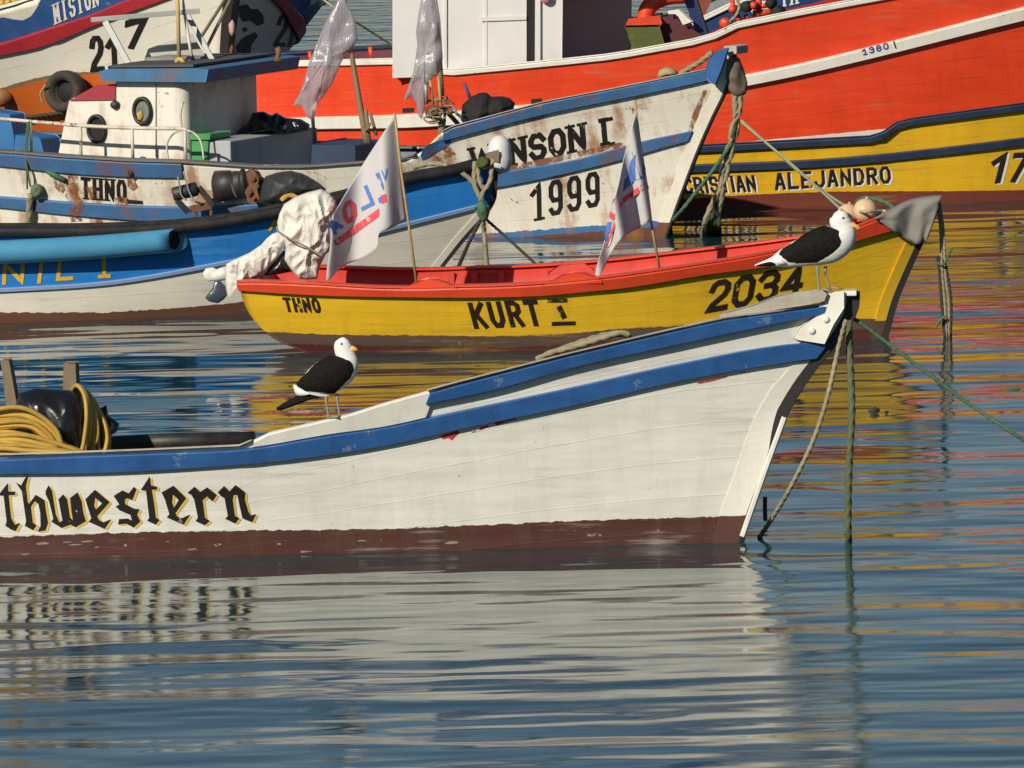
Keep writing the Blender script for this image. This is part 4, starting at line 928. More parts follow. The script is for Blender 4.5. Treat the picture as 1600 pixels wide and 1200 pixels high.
mm = MB(); rope('', [at(*Zm(p), cz-.21) for p in [(590,356),(640,392),(700,425),(790,468),(880,520)]], .007, None, lobes=0, mb=mm); mm.build('tie_string', M_ROPE, mo)
mm = MB(); mm.lathe(at(*Zm((205, 660)), cz), Vector((1, 0, .3)), [(.001, -.09), (.035, -.07), (.05, 0), (.05, .05)], 14); mm.build('propeller_hub', M_COVER, mo)
for k_, (pl, mt) in enumerate((([(180,626),(140,612),(95,622),(76,650),(84,690),(120,712),(165,700),(190,670)], M_COVER), ([(190,700),(160,704),(140,760),(90,822),(120,850),(180,862),(222,834),(244,806),(232,740)], paint('slate_propeller', (.045, .055, .085), var=.2, rough=.25, spec=.6)))):
    mm = MB(); mm.pillow([Zm(p) for p in pl], cz-.02*k_, .02, rings=5); mm.build('propeller_blade', mt, mo)

# ------------------------------------------------------------------ two campaign flags on cane poles
M_FLAG = paint('white_flag_cloth', (.72, .71, .72), var=.05, vscale=12, rough=.8, spec=.1, bump=.3)
M_FRED = paint('red_flag_print', (.60, .09, .11), var=.08, rough=.8, spec=.1); M_FBLUE = paint('blue_flag_print', (.10, .19, .50), var=.08, rough=.8, spec=.1); M_FWHITE = paint('white_flag_print', (.68, .60, .60), var=.08, rough=.8, spec=.1)
M_CANE = paint('cane_pole', (.36, .26, .13), var=.3, vscale=20, rough=.6)
for m_ in (M_FLAG,):                                            # thin cloth lets some light through
    t = m_.node_tree; b_ = [n for n in t.nodes if n.type == 'BSDF_PRINCIPLED'][0]; o_ = [n for n in t.nodes if n.type == 'OUTPUT_MATERIAL'][0]
    tr = t.nodes.new('ShaderNodeBsdfTranslucent'); tr.inputs[0].default_value = (.6, .58, .6, 1); mx = t.nodes.new('ShaderNodeMixShader'); mx.inputs[0].default_value = .35
    t.links.new(b_.outputs[0], mx.inputs[1]); t.links.new(tr.outputs[0], mx.inputs[2]); t.links.new(mx.outputs[0], o_.inputs[0])
def coons(T, R, Bt, Lf, n=28):
    cs = [(Curve([(i/(len(P)-1), p[0]) for i, p in enumerate(P)]), Curve([(i/(len(P)-1), p[1]) for i, p in enumerate(P)])) for P in (T, R, Bt, Lf)]
    E = [lambda t, c=c: (c[0](t), c[1](t)) for c in cs]; g = []
    for i in range(n+1):
        u = i/n; row = []
        for j in range(n+1):
            v = j/n; t, b, l, r = E[0](u), E[2](u), E[3](v), E[1](v); q = []
            for k in (0, 1):
                q.append((1-v)*t[k]+v*b[k]+(1-u)*l[k]+u*r[k]-((1-u)*(1-v)*T[0][k]+u*(1-v)*T[-1][k]+(1-u)*v*Bt[0][k]+u*v*Bt[-1][k]))
            row.append(tuple(q))
        g.append(row)
    return g
def flag(root, T, R, Bt, Lf, Yf, decals):
    g = coons(T, R, Bt, Lf); mm = MB(); mm.loft([[at(x, y, Yf(x, y)) for x, y in row] for row in g], closed=False)
    fo = mm.build('flag_cloth', M_FLAG, root); sm = fo.modifiers.new('solid', 'SOLIDIFY'); sm.thickness = .003; sm.offset = 0
    for nm, qs, mt, lift in decals: decal(nm, qs, lambda x, y: at(x, y, Yf(x, y)-.006-lift), mt, fo)
f1 = empty('flag', Bh.inb(651, 450, .5), 'white flag with mirrored red and blue print, on a cane pole by the motor', 'flag', 'white flags on the yellow rowing boat')
Y1 = Bh.inb(651, 440, .45).y
mm = MB(); mm.tube([at(616.5, 176, Y1), at(627, 270, Y1), at(640, 360, Y1), at(652, 452, Y1)], .010, 8); mm.build('pole', M_CANE, f1)
def Yf1(x, y):
    d = (x-(617+(y-180)*.125))/110                                # distance from the pole to the left
    return Y1+.02+.10*math.sin(d*7.0+(y-300)*.012)*min(1, abs(d)*4)-.22*min(1, abs(d))*.8
zf = lambda p: (490+p[0]/4.286, 170+p[1]/4.286)
Z = lambda *ps: [zf(p) for p in ps]
dc = []
dc.append(('red_strip', [Z((132,884),(150,918),(175,908),(156,868))]+[Z((156+k*28.2,868-k*20.2),(175+k*26.4,908-k*18.6),(175+(k+1)*26.4,908-(k+1)*18.6),(156+(k+1)*28.2,868-(k+1)*20.2)) for k in range(10)], M_FRED, 0))
xv, yv = (-.80, .58), (-10.5, -20)
dc.append(('red_letter', letters('O', zf((296, 745)), (-.93, .36), (-4.5, -34), 22, 7, 2, seg=4)+letters('ENRIQUE'[::1], zf((172, 592)), (-.37, .93), (-9, -3), 3.4, 1.1, .8, seg=3), M_FRED, .001))
dc.append(('blue_letter', letters('L', zf((412, 640)), (-.88, .46), (-13, -31), 23, 6, 2, seg=4)+letters('A', zf((205, 790)), (-.72, .69), (-15, -16), 20, 6, 2, seg=4)
           , M_FBLUE, .001))
for z_ in (Z((412,436),(438,424),(470,520),(466,545)), Z((452,416),(490,398),(488,440),(478,480)), Z((430,600),(450,585),(455,620),(440,634))): dc.append(('blue_stroke', [z_], M_FBLUE, .001))
dc.append(('red_corner', [Z((450,580),(484,570),(490,620),(456,640))], M_FRED, .0005))
dc.append(('white_letter', letters('ATUPID'[::-1][:0]+'DIPUTA'[::-1], zf((160, 902)), (.81, -.575), (-3.6, -5.2), 5.2, 1.2, 6.5, seg=3), M_FWHITE, .001))
flag(f1, [(617, 181), (596, 212), (570, 252), (543, 297), (519, 338)], [(519, 338), (517, 362), (515, 392), (511, 420), (510, 440)], [(636, 344), (608, 358), (592, 366), (589, 388), (566, 404), (540, 414), (510, 440)], [(617, 181), (624, 232), (630, 290), (636, 344)], Yf1, dc)
f2 = empty('flag', Bh.inb(1030, 422, .3), 'white drooping flag with blue and red print, on a cane pole amidships', 'flag', 'white flags on the yellow rowing boat')
Y2 = Bh.inb(1030, 420, .3).y
mm = MB(); mm.tube([at(991.5, 156, Y2), at(1003, 250, Y2), at(1018, 350, Y2), at(1031, 424, Y2)], .010, 8); mm.build('pole', M_CANE, f2)
def Yf2(x, y):
    d = (994+(y-160)*.16-x)/60
    return Y2+.02-.05*math.sin(max(d, 0)*8.0+.6)*min(1, max(d, 0)*5)-.30*min(1, max(d, 0))
z2 = lambda p: (910+p[0]/3.636, 150+p[1]/3.636); Z2 = lambda *ps: [z2(p) for p in ps]
dc = [('red_strip', [Z2((225,580),(212,630),(232,612),(250,562)), Z2((250,562),(232,612),(270,580),(285,540)), Z2((285,540),(270,580),(325,552),(335,505)), Z2((335,505),(325,552),(378,530),(368,482)), Z2((176,584),(168,612),(206,612),(210,584)), Z2((206,612),(168,690),(188,700),(216,640)), Z2((156,655),(152,690),(180,712),(186,672)), Z2((180,712),(130,862),(140,856),(188,740))], M_FRED, 0),
      ('blue_stroke', [Z2((124,770),(150,770),(138,830),(120,815))], M_FBLUE, .001), ('blue_stroke', [Z2((138,720),(166,712),(160,770),(135,790))], M_FBLUE, .001),
      ('blue_letter', [Z2((280,320),(318,305),(345,380),(330,470)), Z2((345,380),(360,410),(352,470),(330,470)), Z2((300,480),(330,470),(345,380),(296,400)), Z2((268,380),(300,330),(296,480),(262,450)), Z2((262,450),(296,480),(270,508),(230,545)), Z2((238,480),(262,450),(240,520),(230,545))], M_FBLUE, .001),
      ('white_letter', letters('TADO', z2((224, 612)), (.82, -.56), (-3, -5.4), 4.6, 1.2, 7, seg=3), M_FWHITE, .001)]
flag(f2, [(994, 174), (985, 205), (974, 250), (966, 290), (958, 318)], [(958, 318), (950, 350), (942, 385), (932, 418), (929, 447)], [(1019, 344), (1000, 356), (980, 366), (962, 384), (948, 410), (929, 447)], [(994, 174), (1003, 230), (1012, 290), (1019, 344)], Yf2, dc)
# ------------------------------------------------------------------ wheelhouse and gear of the cabin boat D
M_CABIN = paint('cabin_white_paint', (.66, .64, .58), var=.12, vscale=3, rough=.5, stain=(((.34, .17, .07), .45, 3),), chips=((.22, .14, .09), .735, 17), dirt=((.4, .33, .22), .35))
M_CABFRONT = M_CABIN
M_ROOFB = paint('roof_blue_paint', (.045, .14, .28), var=.3, vscale=6, rough=.5, chips=((.3, .2, .14), .69, 12), stain=((RUST, .5, 4),), dirt=((.06, .08, .1), .5))
M_ROOFT = paint('roof_top_tar', (.07, .07, .072), var=.3, rough=.8, chips=((.2, .14, .08), .7, 8))
M_GLASS = paint('dusty_porthole_glass', (.16, .17, .16), var=.6, vscale=14, rough=.12, spec=.8)
M_DARK = paint('black_and_opening_shade', (.012, .012, .013), var=.3, rough=.8)  # flat black; on openings it stands in for the shade inside
M_CRIMSON = paint('crimson_panel', (.30, .03, .045), var=.2, rough=.5, dirt=((.12, .03, .03), .4))
M_STEELW = paint('rusty_white_rail', (.55, .50, .42), var=.2, vscale=8, rough=.5, chips=((.25, .1, .04), .62, 14), stain=((RUST, .6, 6),))
CB = .62                                                          # half width of the wheelhouse
cp = lambda x, y, b=CB: Dh.inb(x, y, b)
wallpts = [cp(*p) for p in [(90, 248), (98, 205), (108, 158), (116, 152), (181, 158), (181, 122), (266, 118), (275, 122), (275, 256)]]
W = -Dh.n*(2*CB)
mm = MB(); mm.prism(wallpts, W)
# rounded front corner
fz0 = wallpts[-1].z; f_b = wallpts[-1]; f_t = wallpts[-2]
rings = []
for P in (f_b-Vector((0, 0, .1)), Vector((f_b.x, f_b.y, f_t.z))):
    ring = []
    for k in range(9):
        a = math.pi/2*k/8; ring.append(P+Dh.k*(.10*math.sin(a))+Dh.n*(.10*(math.cos(a)-1)))
    far_ = [q-Dh.n*(2*CB-.2)*1.0 for q in (ring[-1],)]
    ring += [ring[-1]-Dh.n*(2*CB-.1), P-Dh.n*(2*CB)]
    rings.append(ring)
mm.loft(rings, smooth=False)
house = mm.build('wheelhouse', M_CABIN, rootD)
mm = MB(); mm.prism([cp(x, y, CB+.006) for x, y in [(110, 157), (128, 146), (152, 133), (181, 131), (181, 156)]], Dh.n*.012); mm.build('crimson_panel', M_CRIMSON, house)
# roof slab with overhang
r0 = [cp(x, y, CB+.10) for x, y in [(154, 112), (168, 108), (272, 106.5), (284, 108), (280, 128), (160, 127)]]
mm = MB(); mm.prism([r0[0], r0[1], r0[2]+Dh.k*.26, r0[3]+Dh.k*.26, r0[4]+Dh.k*.26, r0[5]], -Dh.n*(2*CB+.35)); roof = mm.build('roof', M_ROOFB, rootD, bevel=.012)
mm = MB(); c_ = [cp(x, y, CB+.02)+Vector((0, 0, .008)) for x, y in [(172, 107), (270, 105.5)]]
mm.prism([c_[0], c_[1]+Dh.k*.2, c_[1]+Dh.k*.2+Vector((0, 0, .02)), c_[0]+Vector((0, 0, .02))], -Dh.n*(2*CB+.2)); mm.build('roof_covering', M_ROOFT, roof)
def porthole(x, y, rx, ry, glass, rim):
    c = cp(x, y, CB+.004); s_ = scale_at(c.y); R = ry/s_
    e1 = Dh.k*(rx/s_/Dh.k.x); e2 = Vector((0, 0, R)); n_ = 28
    ringf = lambda q, d: [c+e1*(q*math.cos(2*math.pi*k/n_))+e2*(q*math.sin(2*math.pi*k/n_))+Dh.n*d for k in range(n_)]
    m_ = MB(); m_.loft([ringf(1.0, 0), ringf(1.0, .035), ringf(.86, .04), ringf(.74, .03), ringf(.74, .004)], cap=False); f_ = m_.build('porthole', rim, house)
    m_ = MB(); m_.add([c+Dh.n*.012]+ringf(.76, .012), [(0, k+1, (k+1) % n_+1) for k in range(n_)]); m_.build('pane', glass, f_)
porthole(224, 173, 15, 22.5, M_GLASS, M_RUBBER)
porthole(152.5, 201, 15, 23, M_DARK, M_RUBBER)
mm = MB(); mm.pillow([(214, 178), (220, 172), (224, 180), (221, 188), (215, 187)], cp(220, 180, CB+.03).y, .01, rings=4); mm.build('float', paint('amber_float', (.45, .28, .04), rough=.4), house)
for (x, y, w, h, mt, nm) in ((180, 164, 8, 7, M_RUBBER, 'cleat'), (223, 248, 6, 4, M_ROOFB, 'vent_cap')):
    mm = MB(); mm.pillow([(x+w*math.cos(a), y+h*math.sin(a)) for a in [k*math.pi/5 for k in range(10)]], cp(x, y, CB+.02).y, .03, rings=4); mm.build(nm, mt, house)
mm = MB(); mm.tube([cp(243, 131, CB+.012), cp(243.5, 245, CB+.012)], .004, 5); mm.build('wall_seam', M_CAPGREY, house)
# lower locker in front of the cabin, in its shade
lf = lambda x, y, b=.3: Dh.inb(x, y, b)
mm = MB(); lc = Vector((f_b.x, f_b.y, f_b.z-.25))-Dh.n*.12+Dh.k*.105; lh = cp(275, 221).z-lc.z
mm.box(lc+Dh.k*.18-Dh.n*.76+Vector((0, 0, lh/2)), Dh.k*.36, Dh.n*1.52, Vector((0, 0, lh))); mm.build('deck_locker', paint('slate_locker_paint', (.34, .37, .39), var=.2, rough=.6, dirt=((.12, .12, .12), .4)), rootD, bevel=.01)
mm = MB(); mm.prism([Dh.inb(x, y, .1) for x, y in [(487, 262), (487, 225), (548, 227), (556, 229), (556, 262)]], -Dh.n*.6); mm.build('fish_hatch', paint('navy_hatch_paint', (.022, .04, .085), var=.25, rough=.5), rootD, bevel=.01)
mm = MB(); mm.pillow([(365, 214), (370, 206), (388, 192), (394, 176), (412, 174), (424, 180), (432, 176), (446, 184), (470, 186), (484, 194), (484, 204), (440, 211), (400, 214)], (lc+Dh.k*.2-Dh.n*.9).y, .16, crumple=.06, freq=8, seed=11, ridge=True)
mm.build('plastic_bundle', M_TARP_BLACK, None, 'crumpled black plastic bags lying on the locker in front of the wheelhouse', 'bundle')
# bulwark rail
mm = MB(); RB = lambda x, y: Dh.inb(x, y, Dh.B(.2)-.06)
rl_root = empty('guard_rail', RB(130, 246), 'thin rusty white guard rail along the cabin boat\'s deck edge', 'railing')
mm.tube(smooth_path([RB(-120, 180), RB(0, 186), (RB(50, 190)), RB(130, 196.5), RB(210, 200), RB(278, 201), RB(292, 203)], 4), .016, 8); mm.build('top_bar', M_STEELW, rl_root)
for x0, y0, y1 in ((48, 190, 240), (125.5, 196, 250), (206.5, 200, 252), (289, 203, 254)):
    mm = MB(); mm.tube([RB(x0, y0), RB(x0+1.2, y1)], .014, 8); mm.build('rail_post', M_STEELW, rl_root)
for pts in ([(290, 203), (303, 208), (314, 222), (319, 252)], [(284, 203), (270, 210), (261, 226), (263, 254)], [(284, 200), (282, 178), (286, 160)]):
    mm = MB(); mm.tube(smooth_path([RB(*p) for p in pts], 5), .009, 7); mm.build('bent_bar', M_STEELW, rl_root)
# green fish crate
gx = lambda x, y, b=.52: Dh.inb(x, y, b)
M_GREENP = paint('green_crate_plastic', (.055, .27, .085), var=.15, rough=.45, dirt=((.03, .1, .04), .4))
gc = empty('fish_crate', gx(300, 252), 'bright green plastic fish crate at the corner of the wheelhouse', 'crate')
mm = MB(); fw = [gx(*p) for p in [(277, 253), (275, 214), (325, 214), (324, 253)]]; mm.prism(fw, -Dh.n*.3); mm.build('crate_body', M_GREENP, gc, bevel=.008)
mm = MB(); mm.prism([gx(x, y, .54) for x, y in [(273.5, 218), (273.5, 210), (328, 210), (328, 218)]], -Dh.n*.34); mm.build('crate_rim', M_GREENP, gc, bevel=.006)
# roof gear: gantry, mast, sheet
M_GALV = paint('galvanised_bar', (.30, .32, .31), var=.2, rough=.45, metal=.3, chips=((.2, .12, .07), .72, 12))
gt = empty('roof_gantry', cp(232, 104, 0), 'grey metal gantry bar on sloping struts above the wheelhouse roof', 'gantry')
def bar(root, nm, a, b, w, mt, b0=0.0):
    m_ = MB(); A_, B_ = Dh.inb(*a, b0), Dh.inb(*b, b0); d = (B_-A_).normalized(); sd = Vector((0, 1, 0)); up_ = d.cross(sd).normalized()
    m_.box((A_+B_)/2, B_-A_, up_*w, sd*w); m_.build(nm, mt, root, bevel=.004)
bar(gt, 'crossbar', (142, 31), (312, 17), .042, M_GALV, .1); bar(gt, 'strut', (164, 33), (204, 106), .055, M_GALV, .12); bar(gt, 'strut', (292, 22), (334, 97), .045, M_GALV, -.1)
mm = MB(); mm.tube([cp(277, -12, .2), cp(278, 20, .2), cp(280, 96, .2)], .017, 8); mm.build('mast_pole', paint('yellowed_pole', (.48, .35, .13), var=.25, rough=.5), None, 'yellowed upright pole rising from the wheelhouse roof', 'pole')
mm = MB(); mm.tube([cp(283, -12, .1), cp(290, 30, .1), cp(295, 62, .1), cp(300, 92, .1)], .014, 8); mm.build('antenna_pole', M_WHITE, None, 'thin white slanting pole on the wheelhouse roof', 'pole')
mm = MB(); mm.lathe(cp(282, 98, .3), Dh.n, [(.001, -.02), (.045, -.02), (.05, .02), (.02, .03), (.018, .01), (.001, .01)], 16); mm.build('lamp_ring', paint('brass_yellow', (.5, .34, .06), rough=.4), roof)
mm = MB(); mm.pillow([(286, 100), (292, 88), (302, 86), (306, 94), (304, 106), (290, 108)], cp(296, 98, .1).y, .08, crumple=.02, freq=14); mm.build('winch_head', M_RUBBER, roof)
mm = MB(); mm.pillow([(218, 106), (228, 90), (262, 85), (322, 87), (330, 98), (300, 104)], cp(280, 98, -.1).y, .12, crumple=.03, freq=8); mm.build('folded_sheet', paint('grey_sheet', (.2, .2, .19), var=.25, rough=.7), None, 'dull grey folded sheet lying on the wheelhouse roof', 'sheet')
mm = MB(); mm.prism([cp(x, y, -.45) for x, y in [(222, 104), (232, 76), (300, 52), (330, 104)]], Dh.n*.006); tw_ = mm.build('net_screen', paint('grey_net', (.36, .36, .32), var=.3, rough=.9), roof)
mm = MB(); mm.pillow([(428, 96), (431, 84), (430, 76), (436, 72), (440, 78), (438, 90), (442, 98)], lf(434, 88, -.4).y, .03, rings=5); mm.build('rope_toggle', paint('rusty_toggle', (.16, .08, .04), rough=.7), roof)
# net hauler and rollers amidships
nh = empty('net_hauler', Dh.inb(400, 300, .9), 'black drum of the net hauler with rusty bearings, on the cabin boat\'s side', 'winch')
hd = lambda x, y, b=1.05: Dh.inb(x, y, b)
ax_ = Vector((1, -.35, .12)).normalized(); s_ = scale_at(hd(350, 290).y)
mm = MB(); mm.lathe(hd(337, 291), ax_, [(.001, 0), (.10, .0), (.135, .02), (.135, .17), (.125, .18), (.125, .20)]+[(.125+.006*(k % 2), .2+.012*k) for k in range(6)]+[(.15, .28), (.15, .31), (.05, .32), (.001, .32)], 28); mm.build('drum', M_RUBBER, nh)
M_RUSTY = paint('rusty_iron', (.13, .06, .03), var=.5, vscale=14, rough=.8, chips=((.30, .12, .04), .62, 20), bump=.7)
mm = MB(); mm.prism([hd(x, y, 1.12) for x, y in [(384, 270), (392, 265), (400, 268), (405, 280), (403, 296), (406, 310), (398, 318), (388, 314), (384, 300), (388, 288)]], -Dh.n*.16); mm.build('bearing_block', M_RUSTY, nh, bevel=.012)
for x, y, r__, h_ in ((390, 300, .038, .05), (396, 279, .030, .04), (402, 292, .022, .07), (397, 310, .02, .05)):
    mm = MB(); mm.lathe(hd(x, y, 1.12), Dh.n+ax_*.5, [(.001, -.04), (r__, -.04), (r__, h_*.5), (r__*.55, h_*.55), (r__*.5, h_), (.001, h_)], 9, smooth=False); mm.build('bearing', M_RUSTY, nh)
mm = MB(); mm.prism([hd(x, y, 1.0) for x, y in [(284, 256), (290, 250), (320, 256), (328, 264), (334, 310), (324, 318), (300, 312), (296, 280)]], -Dh.n*.05); mm.build('backing_board', paint('bare_plywood', (.30, .19, .12), var=.25, vscale=6, rough=.8, dirt=((.12, .08, .05), .5), chips=((.6, .56, .48), .70, 10)), nh, bevel=.004)
fr = empty('fairlead_roller', hd(300, 320, 1.3), 'smaller black roller in an angled black bracket on a rusty plate', 'roller')
fq = lambda x, y, d=0: at(x, y, hd(300, 300, 1.3).y+d)
mm = MB(); mm.lathe(fq(270, 304), Vector((1, 0, .22)), [(.001, 0), (.05, 0), (.06, .015), (.06, .2), (.05, .215), (.001, .215)], 20); mm.build('roller', M_RUBBER, fr)
for a, b, w in (((276, 312), (294, 332), .05), ((310, 292), (334, 322), .05)):
    mm = MB(); A_, B_ = fq(*a), fq(*b); d = B_-A_; mm.box((A_+B_)/2, d, d.normalized().cross(Vector((0, 1, 0)))*w, Vector((0, .05, 0))); mm.build('bracket_arm', M_RUBBER, fr, bevel=.006)
mm = MB(); mm.prism([fq(*p) for p in [(296, 323), (326, 316), (332, 326), (298, 333)]], Vector((0, .08, 0))); mm.build('base_plate', M_RUSTY, fr)
for x in (306, 330):
    mm = MB(); mm.tube([fq(x, 328, .02), fq(x, 347, .02)], .014, 7); mm.build('stanchion', M_RUSTY, fr)
for pts in ([(278, 276), (281, 292), (284, 306), (292, 313)], [(287, 268), (291, 284), (296, 300), (303, 312), (310, 306)]):
    mm = MB(); mm.tube(smooth_path([fq(x, y, -.08) for x, y in pts], 5), .007, 6); mm.build('wire_loop', M_GALV, fr)
mm = MB(); mm.pillow([(404, 316), (408, 292), (414, 276), (430, 270), (455, 262), (482, 266), (500, 275), (519, 294), (512, 298), (480, 304), (445, 312), (425, 322)], hd(450, 290, 1.0).y, .2, crumple=.04, freq=5, seed=21, ridge=True)
mm.build('tarpaulin', paint('charcoal_tarpaulin', (.026, .028, .031), var=.3, rough=.55, bump=.5), None, 'charcoal tarpaulin heap over gear behind the white motor cover', 'tarpaulin')
mm = MB(); rope('', [Ch.inb(440, 314, .75), Ch.inb(447, 307, .75), Ch.inb(456, 306, .75), Ch.inb(464, 309, .75)], .02, None, mb=mm); mm.build('orange_rope_end', paint('orange_rope', (.48, .27, .04), var=.3, rough=.8), None, 'short orange-yellow rope end peeping above the blue boat\'s gunwale', 'rope')
# blue seat boards at the stern, left
M_SEATB = paint('blue_board_paint', (.03, .14, .33), var=.2, rough=.45, dirt=((.02, .06, .14), .4))
sb = lambda x, y, b: Dh.inb(x, y, b)
sroot = empty('blue_hatch', sb(30, 240, .2), 'blue painted slanting hatch boards at the cabin boat\'s stern', 'hatch')
for k_, (pl, b_, t_) in enumerate((([(-30, 250), (-30, 172), (14, 180), (30, 250)], .1, .25), ([(20, 250), (24, 210), (58, 215), (64, 218), (72, 250)], .15, .3), ([(8, 214), (8, 178), (16, 178), (28, 214)], .0, .12))):
    mm = MB(); mm.prism([sb(x, y, b_) for x, y in pl], -Dh.n*t_); mm.build('hatch_board', M_SEATB, sroot, bevel=.008)
rope('slack_rope', [Gh.on(-40, 186, .06), Gh.on(0, 180, .05), Gh.on(50, 177.5, .05), Gh.on(104, 171.5, .05), Gh.on(150, 165, .05)], .018, M_ROPED, 'dark rope running along the orange hull bottom', lobes=3)
mm = MB(); mm.pillow([(-12, 160), (-8, 142), (8, 138), (19, 146), (20, 156), (8, 166), (-6, 168)], Gh.on(6, 152, .12).y, .09, crumple=.012, freq=9); mm.build('rusty_float', paint('rusty_float_paint', (.22, .10, .03), var=.4, vscale=10, rough=.7), None, 'rust-brown rounded float hanging against the orange hull', 'float')
# rope with green knot hanging at the side of D
hr = empty('hanging_rope', RB(50, 300), 'rope with a green knotted lump hanging from the guard rail over the old white hull', 'rope')
hq = lambda x, y, d=.08: Dh.on(x, y, d)
mm = MB(); rope('', [RB(50, 188)+Dh.n*.04, RB(50, 240)+Dh.n*.1, hq(50, 262, .07), hq(54, 286, .07)], .008, None, lobes=0, mb=mm); rope('', [RB(47, 190)+Dh.n*.04, RB(48, 240)+Dh.n*.1, hq(48.5, 262, .07), hq(49, 290, .07)], .008, None, lobes=0, mb=mm); mm.build('thin_cord', M_GREEN, hr)
mm = MB(); mm.pillow([(47, 300), (49, 290), (57, 286), (65, 289), (68, 297), (64, 306), (56, 310), (50, 308)], hq(57, 298, .1).y, .05, crumple=.02, freq=16); mm.build('green_knot', ropemat('green_knot', (.10, .14, .09), (.04, .06, .04)), hr)
mm = MB(); rope('', [hq(54, 300, .06), hq(52, 315, .06), hq(51, 335, .06), hq(50, 352, .06), hq(49, 364, .06)], .03, None, mb=mm); mm.build('rope_tail', M_ROPE, hr)
mm = MB(); mm.tube([hq(76, 265, .03), hq(104, 279, .03)], .022, 8); mm.build('green_stick', M_GREEN, rootD)
mm = MB(); polydecal(mm, [(200, 311.5), (223, 313.5), (224, 319), (200, 318)], lambda x, y: Dh.on(x, y, .004)); mm.build('scupper', M_DARK, rootD)
mm = MB(); mm.pillow([(199, 268), (204, 265), (210, 268), (210, 276), (203, 277)], hq(204, 271, .05).y, .03, rings=4); mm.build('cleat', M_RUBBER, rootD)
# bow of D: scroll, stem head, gear, tarp
mm = MB(); polydecal(mm, [(657, 243), (660, 233), (668, 226), (682, 220), (693, 216), (706, 217), (703, 224), (694, 231), (682, 237), (672, 244), (660, 250)], lambda x, y: Dh.on(x, y, .006), cell=8); mm.build('painted_scroll', M_BLUE_OLD, rootD)
mm = MB(); mm.prism([Dh.inb(x, y, .17) for x, y in [(1105, 112), (1109, 96), (1117, 84), (1128, 77), (1139, 75), (1135, 92), (1128, 112), (1119, 131), (1111, 128), (1106, 122)]], Dh.n*.03); mm.build('stem_cheek', M_BLUE, rootD, bevel=.008)
mm = MB(); mm.box(Dh.inb(1150, 77, 0), Dh.k*.12, Dh.n*.22, Vector((0, 0, .07))); mm.build('stem_head', M_CAPGREY, rootD, bevel=.01)
mm = MB(); mm.pillow([(1026, 121), (1030, 110), (1040, 105), (1052, 107), (1060, 113), (1058, 117)], Dh.inb(1040, 114, -.1).y, .08, crumple=.02, freq=10); mm.build('cloth_bundle', paint('straw_cloth', (.33, .27, .15), var=.3, rough=.9), None, 'small straw-coloured bundle on the cabin boat\'s bow rail', 'bundle')
rope('bow_rope', [Dh.inb(1062, 116, -.05), Dh.inb(1075, 108, -.05), Dh.inb(1095, 96, 0), Dh.inb(1112, 82, .05)], .022, M_ROPE, 'tight rope from the bow rail up to the cabin boat\'s blue stem head')
tq = Dh.inb(750, 180, -.1).y
mm = MB(); mm.pillow([(720, 188), (722, 164), (735, 152), (749, 145), (760, 144.5), (768, 151), (785, 150.5), (796, 153), (805, 161), (803, 168), (804, 177), (760, 190), (728, 196)], tq, .2, crumple=.05, freq=6, seed=31, ridge=True)
mm.build('tarpaulin', paint('black_cloth_tarpaulin', (.016, .013, .016), var=.3, rough=.85, bump=.6), None, 'black cloth tarpaulin heap behind the cabin boat\'s raised bow rail', 'tarpaulin')
mm = MB(); mm.tube([at(725, 131, tq+.05), at(737, 160, tq+.05)], .016, 7); mm.build('stick', paint('purple_stick', (.08, .05, .12), rough=.6), None, 'short dark purple stick poking out of the black tarpaulin', 'stick')
tk = empty('tackle_bundle', Dh.inb(690, 205, 0), 'tangle of rusty poles, floats and cord lashed upright near the bow', 'fishing gear')
r_ = random.Random(12)
for x0, y0, x1, y1, w, mt in ((672, 125, 677, 166, .012, M_CANE), (685, 118, 689, 170, .014, M_CANE), (665, 132, 667, 162, .016, M_GALV), (697, 150, 694, 190, .012, M_RUSTY), (668, 158, 700, 153, .012, M_ROPE), (668, 172, 702, 163, .01, M_RUSTY), (700, 165, 730, 192, .012, M_GALV), (696, 172, 716, 194, .02, M_RUSTY), (676, 175, 690, 192, .03, M_RUSTY)):
    mm = MB(); mm.tube([at(x0, y0, tq-.1+r_.uniform(-.05, .05)), at(x1, y1, tq-.1+r_.uniform(-.05, .05))], w, 7); mm.build('rusty_rod', mt, tk)
for k_ in range(9):
    x, y = 674+r_.uniform(0, 30), 162+r_.uniform(0, 24); a = r_.uniform(0, 6)
    mm = MB(); rope('', [at(x+9*math.cos(a+t*1.3)*(1+.2*t), y+7*math.sin(a+t*1.3), tq-.12-.02*k_) for t in range(5)], .008, None, lobes=0, mb=mm); mm.build('cord_loop', M_ROPE if k_ % 2 else M_RUSTY, tk)
mm = MB(); mm.tube([at(692, 186, tq-.1), at(688, 210, tq-.1)], .03, 8); mm.build('rope_lashing', M_ROPE, tk)
# plastic bag pennants on cane poles
def bagmat():
    g = N('clear_plastic_bag'); tc = g.n('ShaderNodeTexCoord'); v = tc.outputs['Object']
    n1 = g.noise(g.mapping(v, (14, 14, 4)), 1.0, 5, .6); col = g.mix(n1, (.24, .23, .26), (.42, .40, .43)); g.l(col, g.b.inputs['Base Color'])
    g.b.inputs['Roughness'].default_value = .22; g.b.inputs['Specular IOR Level'].default_value = .7
    bp = g.n('ShaderNodeBump'); bp.inputs['Strength'].default_value = .9; bp.inputs['Distance'].default_value = .02; g.l(n1, bp.inputs['Height']); g.l(bp.outputs[0], g.b.inputs['Normal'])
    tr = g.n('ShaderNodeBsdfTransparent'); mx = g.n('ShaderNodeMixShader'); mx.inputs[0].default_value = .34
    g.l(g.b.outputs[0], mx.inputs[1]); g.l(tr.outputs[0], mx.inputs[2]); g.l(mx.outputs[0], g.o.inputs[0]); return g.m
